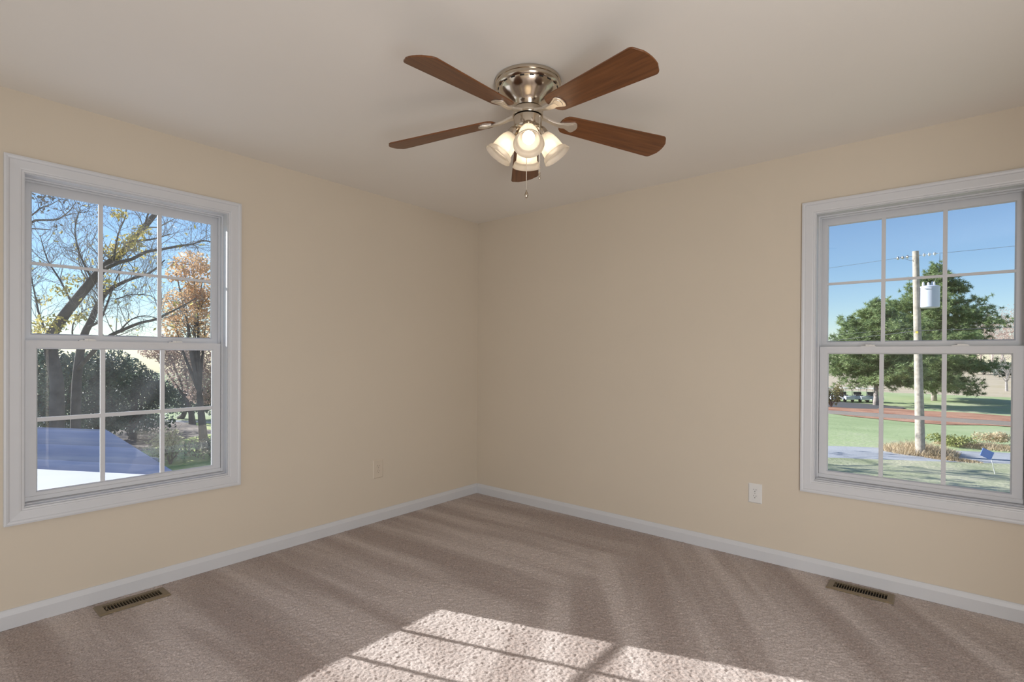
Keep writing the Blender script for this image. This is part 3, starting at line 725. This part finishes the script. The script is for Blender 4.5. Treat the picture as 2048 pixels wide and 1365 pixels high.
q = on_ground(1905, 921); grass_tuft(q, 1.0, .35, .28, 1000, 13, 'dry weeds along the near road edge right of the pole')

# ---------------- utility pole with transformer, lines, insulators
M_pole = mat('weathered_pole_wood', (0.42, 0.37, 0.31), 0.9, var=0.22, vscale=6, bump=0.5, bscale=25, bdist=0.02)
M_tank = mat('pale_grey_tank_paint', (0.62, 0.64, 0.72), 0.4)
M_wire = mat('dark_wire', (0.10, 0.10, 0.11), 0.6)
M_cer = mat('white_ceramic', (0.80, 0.80, 0.82), 0.3)
pd = (PB - CAM).dot(fw)
pole = empty('utility_pole', PB); tag(pole, 'weathered wooden utility pole with a grey transformer beside the road', 'utility pole')
topP = at(1831, 503, pd) - PB
pm = MB(); pm.tube([(0, 0, -.3), topP*.25, topP*.5, topP*.75, topP], [.20, .175, .158, .140, .125], 14); pm.build('pole_shaft', M_pole, pole, smooth='auto')
side = rt.copy(); side.z = 0; side.normalize()
tc_ = at(1857.5, 616, pd - .15) - PB; th_ = (616 - 574)/FPX*pd
tk = MB(); rT = 17.2/FPX*pd
tk.lathe([(rT*.93, 0), (rT, .03), (rT, th_*.94), (rT*1.04, th_*.945), (rT*1.04, th_*.985), (rT*.9, th_*1.02), (rT*.35, th_*1.06), (.001, th_*1.07)], 28, Matrix.Translation(tc_))
tko = tk.build('transformer', M_tank, pole, smooth='auto')
for k, (dx, dy, hh) in enumerate([(-.26, -.08, .20), (-.02, -.22, .17), (.15, -.12, .22), (.24, .12, .24)]):
    bo_ = tc_ + side*dx + Vector((0, dy, th_*1.0)); bm_ = MB()
    bm_.lathe([(.035, -.02), (.055, .02), (.04, .05), (.058, .08), (.038, .11), (.05, .14), (.025, hh), (.001, hh + .02)], 12, Matrix.Translation(bo_)); bm_.build('bushing', M_cer, tko, smooth=True)
for zz in (.25, .78):
    br = MB(); a_ = tc_ + Vector((0, 0, th_*zz)); br.box((a_.x - .55, a_.y - .06, a_.z - .04), (a_.x - rT*.9, a_.y + .06, a_.z + .04)); br.build('mounting_bracket', M_tank, tko)
br = MB(); br.box((tc_.x - .16, tc_.y - rT - .03, tc_.z + th_*.86), (tc_.x + .10, tc_.y - rT*.92, tc_.z + th_*.90))
br.build('lifting_lug', M_tank, tko)
wp = at(1831, 512, pd) - PB; wl = at(1655, 535.5, pd*1.13); wr_ = at(2032, 490.5, pd*.905)
for s_, far in ((-1, wl), (1, wr_)):
    dv = ((far - PB) - wp).normalized(); im = MB()
    im.tube([wp + dv*.10, wp + dv*.85], .012, 6)
    for j in range(3): im.lathe([(.02, -.05), (.085, -.03), (.075, .01), (.03, .05)], 12, Matrix.Translation(wp + dv*(.32 + .19*j)) @ dv.to_track_quat('Z', 'Y').to_matrix().to_4x4())
    im.build('insulator_string', M_cer if s_ > 0 else M_screw, pole, smooth='auto')
MB().box((-.05, -.05, -.05), (.05, .05, .05)).build('yellow_tag', mat('yellow_plastic', (0.75, 0.60, 0.10), .5), pole, loc=tuple(at(1834, 665, pd - .2) - PB), bevel=.012)
dl = MB(); dl.tube([at(1835, 515, pd), at(1822, 522, pd), at(1800, 514.5, pd*1.01)], .009, 5); dl.tube([tc_ + PB + side*.24 + Vector((0, .12, th_*1.2)), at(1879, 540, pd*.99), at(1880, 508.5, pd*.985)], .008, 5)
dl.build('jumper_wire', M_wire, pole, loc=tuple(-PB))
def wire(pts, r, label):
    out = []
    for a_, b_ in zip(pts, pts[1:]):
        for i in range(10):
            t = i/10; q = a_.lerp(b_, t); q.z -= .25*4*t*(1-t)*((b_ - a_).length/45)*1.0; out.append(q)
    out.append(pts[-1]); tag(MB().tube(out, r, 5).build('power_line', M_wire), label, 'wire', 'wires on the utility pole')
def ext(a_, b_, s_): return a_ + (b_ - a_)*s_
pw = wp + PB
wire([ext(pw, wl, 2.2), pw + ((wl - pw).normalized())*.85], .007, 'top power line running left from the pole insulators')
wire([pw + ((wr_ - pw).normalized())*.85, ext(pw, wr_, 2.2)], .007, 'top power line running right from the pole insulators')
pc = at(1835, 662, pd - .17)
wire([ext(pc, at(1655, 681, pd*1.13), 2.0), pc, ext(pc, at(2032, 653, pd*.905), 2.0)], .012, 'lower thick cable crossing the pole at the yellow tag')
p2 = at(1835, 656, pd - .17)
wire([ext(p2, at(1700, 666, pd*1.08), 3.0), p2], .006, 'thin wire running left from the pole just above the cable')

# ---------------- blue yard sign on a leaning stake
sb = on_ground(1991.5, 949); sdp = (sb - CAM).dot(fw)
sg = empty('yard_sign', sb); tag(sg, 'tilted blue yard sign on a thin pale stake by the road', 'sign')
cn = [at(px, py, sdp + o) - sb for px, py, o in ((1966, 896, 0), (1988.5, 906, -.1), (1981.5, 921, -.1), (1960, 911, 0))]
nv = (cn[1] - cn[0]).cross(cn[3] - cn[0]).normalized()*.008
MB().add([c + nv for c in cn] + [c - nv for c in cn], [(0,1,2,3),(7,6,5,4)] + [(i, 4+i, 4+(i+1) % 4, (i+1) % 4) for i in range(4)]).build('sign_panel', mat('blue_sign_plastic', (0.22, 0.36, 0.78), .5), sg)
MB().tube([(0, 0, -.15), at(1984.7, 927, sdp) - sb, at(1978, 905, sdp + .02) - sb], .012, 6).build('stake', M_platew, sg)

# ---------------- golf carts parked in a row
M_cart = mat('white_cart_body', (0.72, 0.74, 0.80), .35); M_roof = mat('cream_cart_roof', (0.80, 0.80, 0.76), .4); M_tyre = mat('black_rubber', (.02, .02, .02), .8)
M_seat = mat('grey_cart_seat', (.12, .12, .13), .7)
def golf_cart():
    root = empty('golf_cart', (0,0,0))
    b = MB()
    prof = [(-1.15, .30), (1.15, .30), (1.22, .45), (1.12, .72), (.78, .86), (.62, .55), (-.05, .50), (-.12, .78), (-.75, .80), (-1.15, .70)]
    n = len(prof); vs = [(x, -.56, h) for x, h in prof] + [(x, .56, h) for x, h in prof]
    b.add(vs, [tuple(range(n)), tuple(reversed(range(n, 2*n)))] + [(i, n+i, n+(i+1) % n, (i+1) % n) for i in range(n)])
    b.build('body', M_cart, root, bevel=.04)
    s_ = MB().box((-.60, -.50, .80), (-.10, .50, .92)).box((-.68, -.50, .92), (-.58, .50, 1.30)); s_.build('seat', M_seat, root, bevel=.03)
    r_ = MB().box((-.95, -.60, 1.80), (.75, .60, 1.87)); r_.build('roof', M_roof, root, bevel=.03)
    for x, y, x2 in ((.62, -.52, .50), (.62, .52, .50), (-.78, -.52, -.70), (-.78, .52, -.70)):
        MB().tube([(x + .1*(x > 0), y, .78), (x2, y, 1.81)], .022, 6).build('roof_post', M_seat, root)
    for x in (-.78, .80):
        for y in (-.50, .50):
            MB().lathe([(.09, -.10), (.21, -.10), (.23, -.06), (.23, .06), (.21, .10), (.09, .10)], 18, Matrix.Translation((x, y, .23)) @ Matrix.Rotation(R(90), 4, 'X')).build('wheel', M_tyre, root, smooth='auto')
    MB().tube([(.55, -.22, .80), (.38, -.22, 1.12)], .02, 6).lathe([(.15, -.012), (.18, 0), (.15, .012)], 16, Matrix.Translation((.37, -.22, 1.13)) @ Matrix.Rotation(R(-55), 4, 'Y')).build('steering_wheel', M_tyre, root)
    return root
cart0 = golf_cart()
cart_labels = ['first parked golf cart, beside the olive shrub', 'second parked golf cart from the olive shrub', 'third parked golf cart from the olive shrub', 'last parked golf cart, nearest the pale pine trunk']
for i, px in enumerate((1660, 1690, 1720, 1748)):
    c_ = cart0 if i == 0 else copy_tree(cart0)
    q = on_ground(px, 803.5 + .6*i); q.z += .05
    c_.location = q; c_.rotation_euler = (0, 0, R(-52)); tag(c_, cart_labels[i], 'golf cart', 'golf carts parked in a row')

# ---------------- west side: neighbouring low building under the left window
def nearest_z(px, py, zz):
    d = at(px, py, 1.0) - CAM; return CAM + d*((zz - CAM.z)/d.z)
EZ = -1.6
e0, e1 = nearest_z(69, 938, EZ), nearest_z(320, 951, EZ)
ev = (e1 - e0).normalized(); bk = Vector((-ev.y, ev.x, 0))
if bk.dot(fw) < 0: bk = -bk
E0 = e0 - ev*6.0; rake = nearest_z(371, 937, EZ + .12); E1 = e0 + ev*((rake - e0).dot(ev)) + ev*.15
S_UP = -SUN_TRAVEL; PITCH_W = math.tan(math.atan2(S_UP.z, S_UP.dot(bk)) - R(8.5)); 
def on_roof(px, py):
    d = at(px, py, 1.0) - CAM; t = 4.0
    while t < 60:
        p = CAM + d*t
        if p.z <= EZ + PITCH_W*(p - e0).dot(bk): return p
        t += .02
rg = on_roof(212, 861); RD = (rg - e0).dot(bk)
def roof_mat():
    m, t, n, l, p = new_mat('blue_grey_shingles'); tc = n.new('ShaderNodeTexCoord')
    mp = n.new('ShaderNodeMapping'); mp.inputs['Rotation'].default_value = (0, 0, -math.atan2(ev.y, ev.x)); l.new(tc.outputs['Object'], mp.inputs[0])
    wv = n.new('ShaderNodeTexWave'); wv.wave_type = 'BANDS'; wv.bands_direction = 'Y'; wv.wave_profile = 'SAW'; wv.inputs['Scale'].default_value = 1.4; wv.inputs['Distortion'].default_value = 0.3
    l.new(mp.outputs[0], wv.inputs['Vector'])
    st = n.new('ShaderNodeMapping'); st.inputs['Scale'].default_value = (.22, 5, 5); l.new(mp.outputs[0], st.inputs[0])
    ns = n.new('ShaderNodeTexNoise'); ns.inputs['Scale'].default_value = 1.6; ns.inputs['Detail'].default_value = 5; l.new(st.outputs[0], ns.inputs['Vector'])
    rp = ramp(n, [(.38, (0.19, 0.25, 0.47)), (.56, (0.24, 0.30, 0.53)), (.68, (0.33, 0.38, 0.58))]); l.new(ns.outputs['Fac'], rp.inputs['Fac'])
    mu = n.new('ShaderNodeMix'); mu.data_type = 'RGBA'; mu.blend_type = 'MULTIPLY'; mu.inputs[0].default_value = .3
    l.new(rp.outputs[0], mu.inputs[6]); l.new(wv.outputs['Color'], mu.inputs[7]); l.new(mu.outputs[2], p.inputs['Base Color'])
    bp = n.new('ShaderNodeBump'); bp.inputs['Strength'].default_value = .8; bp.inputs['Distance'].default_value = .03
    l.new(wv.outputs['Fac'], bp.inputs['Height']); l.new(bp.outputs[0], p.inputs['Normal']); p.inputs['Roughness'].default_value = .8
    return m
shed = empty('low_building', (0, 0, 0)); tag(shed, 'low building with a blue-grey shingle roof, beyond the white porch roof below the left window', 'building')
zr = EZ + RD*PITCH_W; V = Vector
def zat(p, zz): return V((p.x, p.y, zz))
ER = E1 - ev*((E1 - rg).dot(ev)); RL = E0 + bk*RD
quad = [zat(E0, EZ), zat(E1, EZ), zat(rg, zr), zat(RL, zr)]
bk2 = [zat(rg + bk*RD, EZ), zat(RL + bk*RD, EZ)]
def slab(mb, q, th):
    n_ = (q[1]-q[0]).cross(q[-1]-q[0]).normalized(); 
    if n_.z < 0: n_ = -n_
    k = len(q); lo2 = [p - n_*th for p in q]
    mb.add(q + lo2, [tuple(range(k)), tuple(reversed(range(k, 2*k)))] + [(i, k+i, k+(i+1) % k, (i+1) % k) for i in range(k)])
rm = MB(); slab(rm, quad, .10)
rm.build('shingle_roof', roof_mat(), shed)
fd = 4.6; PZ = -.30
p0, p1 = nearest_z(69, 938.5, PZ), nearest_z(320, 951, PZ); pv = (p1 - p0).normalized(); p0, p1 = p0 - pv*3.0, p1 + pv*1.2
pr = MB(); slab(pr, [p0, p1, V((-.16, p1.y, PZ)), V((-.16, p0.y, PZ))], .14)
tag(pr.build('porch_roof', mat('white_roof_membrane', (0.64, 0.64, 0.68), .6, var=.03, vscale=2)), 'flat white porch roof just below the left window', 'roof')
gm = MB(); g0, g1 = zat(E0, EZ - .005), zat(E1, EZ - .005)
gm.add([g0 - bk*.03, g1 - bk*.03, g1 - bk*.03 + V((0,0,-.05)), g0 - bk*.03 + V((0,0,-.05)), g0 + bk*.02, g1 + bk*.02, g1 + bk*.02 + V((0,0,-.05)), g0 + bk*.02 + V((0,0,-.05))], [(0,1,2,3),(7,6,5,4),(0,4,5,1),(3,2,6,7),(0,3,7,4),(1,5,6,2)])
gm.build('eave_flashing', mat('weathered_flashing', (0.40, 0.38, 0.37), .7, var=.4, vscale=5), shed)
wl2 = MB(); a0_, a1_, a2_, a3_ = E0 + bk*.3, E1 - ev*.9 + bk*.3, rg - ev*.4 - bk*.2, RL - bk*.2
tp_ = [zat(x, EZ - .12 + PITCH_W*max(0, (x - e0).dot(bk))) for x in (a0_, a1_, a2_, a3_)]; bt_ = [zat(x, GZ) for x in (a0_, a1_, a2_, a3_)]
wl2.add(tp_ + bt_, [(0,1,2,3), (7,6,5,4)] + [(i, 4+i, 4+(i+1) % 4, (i+1) % 4) for i in range(4)])
print('shed depth', [round((p - CAM).dot(fw), 2) for p in (E0, E1, rg, RL)], 'RD', RD, 'zr', zr); wl2.build('wall', mat('pale_siding', (.6, .6, .58), .7), shed)

# ---------------- west side: trees seen through the left window
def limb_tree(base_px, D, limbs, seed, label, leaf_spots, m_leaf, twig_n, twig_L, name='bare_tree', nleaf=60):
    rr = random.Random(seed); b0 = at(*base_px, D); b0.z = GZ; root = empty(name, b0); tag(root, label, 'tree')
    b = MB(); tips = []; tw = b if twig_n < 20 else MB()
    for li, (pts, r0_, r1_, dz, tw_w) in enumerate(limbs):
        P = [at(px, py, D + dz*(i/max(1, len(pts)-1))) - b0 for i, (px, py) in enumerate(pts)]
        if li == 0: P = [V((0, 0, 0))] + P
        Q = []; RR = []
        for i in range(len(P)-1):                     # smooth the run with small wobble
            for j in range(3):
                t = j/3; a_ = P[max(0, i-1)]; b_ = P[i]; c_ = P[i+1]; d_ = P[min(len(P)-1, i+2)]
                q = .5*((2*b_) + (c_ - a_)*t + (2*a_ - 5*b_ + 4*c_ - d_)*t*t + (3*b_ - a_ - 3*c_ + d_)*t**3); Q.append(q)
        Q.append(P[-1]); k = len(Q)
        rad = [r0_ + (r1_ - r0_)*i/(k-1) for i in range(k)]
        b.tube(Q, rad, 9 if r0_ > .05 else 5)
        for _ in range(int(twig_n*tw_w)):
            i = rr.uniform(.18 if li else .45, 1)*(k-1.001); i0 = int(i); q = Q[i0].lerp(Q[i0+1], i - i0); ax = (Q[i0+1]-Q[i0]).normalized()
            o = Matrix.Rotation(rr.uniform(0, 6.28), 3, ax) @ ax.orthogonal().normalized()
            dd = ax*rr.uniform(.2, .8) + o + V((0, 0, rr.uniform(-.1, .7)))
            grow(tw, q, dd, twig_L*rr.uniform(.5, 1.25), max(.008, min(.026, rad[i0]*.30)), 2, rr, tips, .35, .25, 4, (2, 4))
    b.build('trunk', M_bark, root, smooth=True, recalc=False); 
    if tw is not b: tw.build('twigs', M_twigd2, root, recalc=False)
    lf = MB()
    for (px, py, rp, nn) in leaf_spots:
        c = at(px, py, D + rr.uniform(-.5, .5)) - b0; s_ = rp/FPX*D; leaf_cloud(lf, [(c, s_*1.5, s_*1.4, s_*1.0)], int(nn*.62), .06, rr, shell=0)
    for tp in rr.sample(tips, min(len(tips), nleaf)): leaf_cloud(lf, [(tp, .10, .10, .10)], 2, .06, rr, shell=0)
    lf.build('leaves', m_leaf, root, recalc=False); return root
M_twigd2 = mat('grey_twigs', (0.30, 0.27, 0.26), 0.9)
DT = 16.0
limb_tree((116, 846), DT, [
    ([(114, 826), (113, 760), (100, 690), (113, 653), (152, 601), (190.5, 554), (217, 527), (243, 507), (275.5, 469), (308, 431), (330, 396), (352, 350)], .20, .055, 1.0, 1.0),
    ([(213, 536), (240, 525), (264, 518.6), (293, 504), (322, 499.5), (360, 492), (384, 489), (404, 482), (424, 484)], .060, .018, -.8, .9),
    ([(384, 489), (393, 494), (397, 505)], .018, .008, 0, .15), ([(258, 484), (285, 481), (313, 477), (340, 468)], .05, .012, .6, .5),
    ([(145, 609), (120, 560), (95, 520), (80, 470)], .035, .010, .5, 1.0), ([(185, 560), (160, 510), (150, 460), (160, 420)], .035, .010, -.5, 1.0),
    ([(228, 520), (236, 470), (252, 430), (250, 395)], .03, .01, .3, .8), ([(105, 690), (82, 640), (70, 590), (60, 540)], .04, .012, .2, 1.0), ([(290, 450), (300, 420), (320, 400), (360, 400)], .03, .01, -.3, .7)],
    101, 'leaning tree with the thick diagonal trunk and yellow leaf clumps, outside the left window',
    [(255, 492, 22, 260), (230, 505, 16, 150), (268, 478, 14, 120), (240, 430, 12, 90), (285, 462, 12, 80), (100, 650, 22, 260), (76, 662, 14, 130), (125, 582, 14, 110), (160, 632, 10, 60), (150, 560, 14, 90), (222, 566, 8, 40), (90, 600, 12, 60)], M_yellow, 28, 1.25)
limb_tree((150, 846), DT + 1.5, [
    ([(152, 800), (158, 720), (168, 671), (182, 642), (196, 609.5), (211, 586), (234, 571), (264, 558), (300, 546), (330, 520)], .155, .02, .6, .9),
    ([(176, 655), (200, 640), (217, 600), (232, 560), (250, 520)], .05, .012, .4, .9), ([(150, 745), (190, 700), (217, 674), (249, 659), (281, 646), (313, 639), (331, 630), (360, 615), (392, 597)], .075, .016, -.8, .8),
    ([(240, 662), (262, 640), (290, 632), (325, 640)], .03, .01, .3, .6), ([(196, 610), (205, 580), (215, 560)], .03, .01, .3, .6), ([(146, 690), (146, 650), (164, 624), (190, 612)], .03, .01, .2, .8), ([(230, 600), (262, 590), (300, 592), (318, 606)], .022, .008, .2, .7)],
    102, 'darker multi-limbed bare tree behind the diagonal trunk, outside the left window', [(140, 640, 12, 50)], M_yellow, 26, 1.2, nleaf=160)
limb_tree((10, 846), DT + 0.6, [
    ([(8, 780), (12, 680), (15, 560), (30, 480), (20, 400), (10, 300)], .17, .08, 0, .2), ([(28, 470), (64.5, 445), (76, 441), (111, 440), (126, 433), (141, 420), (152, 405)], .045, .010, .3, .45), ([(126, 433), (150, 427), (187, 423)], .018, .006, 0, .3),
    ([(28, 450), (63, 431), (82, 416), (100, 410), (122, 398)], .03, .008, .2, .9), ([(30, 460), (63, 457.5), (101, 460)], .03, .014, .1, .1)],
    103, 'bare tree at the left window edge, its thin limbs crossing the upper left panes', [(80, 392, 22, 60)], M_twigd2, 14, .8, nleaf=100)
def broad_tree(name, px, D, zb, blobs, m, n, sz, seed, label, m_b=None, twigs=True, group=None):
    m_b = m_b or M_bark; rr = random.Random(seed); b0 = at(px, 846, D); b0.z = zb; root = empty(name, b0); tag(root, label, 'tree', group)
    cs = []; t = MB(); tips = []
    for (bx, by, rx, ry) in blobs:
        c = at(bx, by, D + rr.uniform(-.6, .6)) - b0; cs.append((c, rx/FPX*D, max(rx, ry)/FPX*D*.8, ry/FPX*D))
    fork = sum((c[0] for c in cs), V((0,0,0)))/len(cs)*.35
    t.tube([V((0,0,0)), fork*.5 + V((rr.gauss(0,.1), 0, 0)), fork], [.22, .17, .13], 8)
    for c in cs:
        mid = fork.lerp(c[0], .5) + V((rr.gauss(0,.2), rr.gauss(0,.2), .1)); t.tube([fork, mid, c[0]], [.10, .06, .02], 5, cap=False)
        for _ in range(6):
            if twigs: grow(t, mid.lerp(c[0], rr.random()), (rr.gauss(0,1), rr.gauss(0,1), rr.gauss(.4,.7)), c[1]*1.1, .02, 2, rr, tips, .3, .25, 4, (2, 4))
    t.build('trunk', m_b, root, recalc=False)
    lf = MB(); tot = sum(c[1]*c[3] for c in cs)
    for c in cs: leaf_cloud(lf, [c], int(n*c[1]*c[3]/tot), sz, rr, shell=.25)
    lf.build('foliage', m, root, recalc=False); return root
broad_tree('autumn_tree', 408, 26, GZ, [(385, 525, 42, 22), (405, 560, 45, 40), (352, 545, 24, 22), (372, 610, 52, 38), (412, 640, 44, 42), (350, 650, 30, 30), (392, 595, 30, 24)], M_orange, 4600, .08, 201, 'orange-leaved tree at the right side of the left window')
broad_tree('autumn_tree', 385, 33, GZ, [(370, 735, 44, 46), (415, 720, 44, 58), (335, 700, 34, 34), (405, 775, 40, 36), (300, 700, 26, 18)], M_pink, 6500, .085, 202, 'dull pinkish autumn tree low in the right panes of the left window')
broad_tree('evergreen_tree', 100, 23, GZ, [(95, 740, 50, 46), (75, 790, 46, 44), (128, 780, 46, 46), (150, 735, 42, 32), (60, 720, 40, 34), (80, 830, 50, 36), (135, 830, 46, 36)], M_ever, 8000, .085, 203, 'dark evergreen at the left end of the row behind the low roof', twigs=False, group='dark evergreens behind the low roof')
broad_tree('evergreen_tree', 195, 25, GZ, [(190, 735, 42, 36), (175, 785, 40, 44), (215, 780, 44, 46), (232, 735, 30, 36), (180, 835, 40, 32), (225, 835, 36, 26)], M_ever, 7000, .085, 204, 'dark evergreen in the middle of the row behind the low roof', twigs=False, group='dark evergreens behind the low roof')
broad_tree('evergreen_tree', 265, 27, GZ, [(258, 760, 40, 46), (290, 780, 42, 42), (240, 800, 36, 36), (318, 790, 34, 36), (262, 832, 34, 24), (215, 850, 30, 18)], M_ever, 6500, .085, 205, 'dark evergreen at the right end of the row behind the low roof', twigs=False, group='dark evergreens behind the low roof')
broad_tree('evergreen_tree', 360, 36, GZ, [(350, 800, 36, 30), (392, 800, 40, 28), (425, 800, 34, 30)], M_ever, 3500, .10, 206, 'small dark evergreen under the pinkish autumn tree', twigs=False)
def on_flat(px, py, lift=0): 
    p = nearest_z(px, py, GZ); p.z += lift; return p
q = on_flat(340, 930); shrub('pale_shrub', q, 1.6, 1.5, leaf_mat('pale_shrub_leaves', (0.34, 0.34, 0.22), (0.62, 0.60, 0.44), .4), 900, .07, 7, 'pale leafy shrub right of the low roof, below the left window')
q = on_flat(426, 918); shrub('pale_shrub', q, 1.8, 1.2, leaf_mat('olive_grey_shrub_leaves', (0.30, 0.27, 0.20), (0.52, 0.46, 0.34), .4), 900, .07, 8, 'tan scrubby shrub in the lower right pane of the left window')
q = on_flat(258, 872); shrub('dark_shrub', q, 4.2, 1.7, M_ever, 1600, .10, 91, 'low dark bush at the foot of the evergreens, right of the blue-grey roof', stems=5)
c_ = on_flat(345, 885); tag(blob(c_.x, c_.y, 9, 4.5, 9, .02, .03).build('bright_lawn', ground_mat('bright_green_grass', [(0.36, 0.46, 0.14), (0.50, 0.58, 0.20), (0.60, 0.62, 0.30)], .3, 6)), kind='structure')
c_ = on_flat(250, 872); tag(blob(c_.x, c_.y, 7, 4.0, 10, .05, .03).build('gravel_patch', ground_mat('shaded_gravel', [(0.10, 0.09, 0.09), (0.20, 0.17, 0.15), (0.42, 0.36, 0.31)], .6, 7)), kind='structure')  # gravel, with the shade lying on it put into its dark colours
# a bare tree in the side yard, west of the right window's view: its shade streaks the lawn
for q, hh, sd_, lb in ((V((-13.0, 12.6, GZ)), 8.5, 301, 'bare side-yard tree west of the lawn, nearer the house'), (V((-20.0, 13.5, GZ)), 11.0, 302, 'bare side-yard tree west of the lawn, farther from the house')):
    bare_tree(q, hh, 1.0, sd_, lb, M_bark, group='bare side-yard trees', lev=3, thick=1.6, leaves=M_pink, nleaf=500)
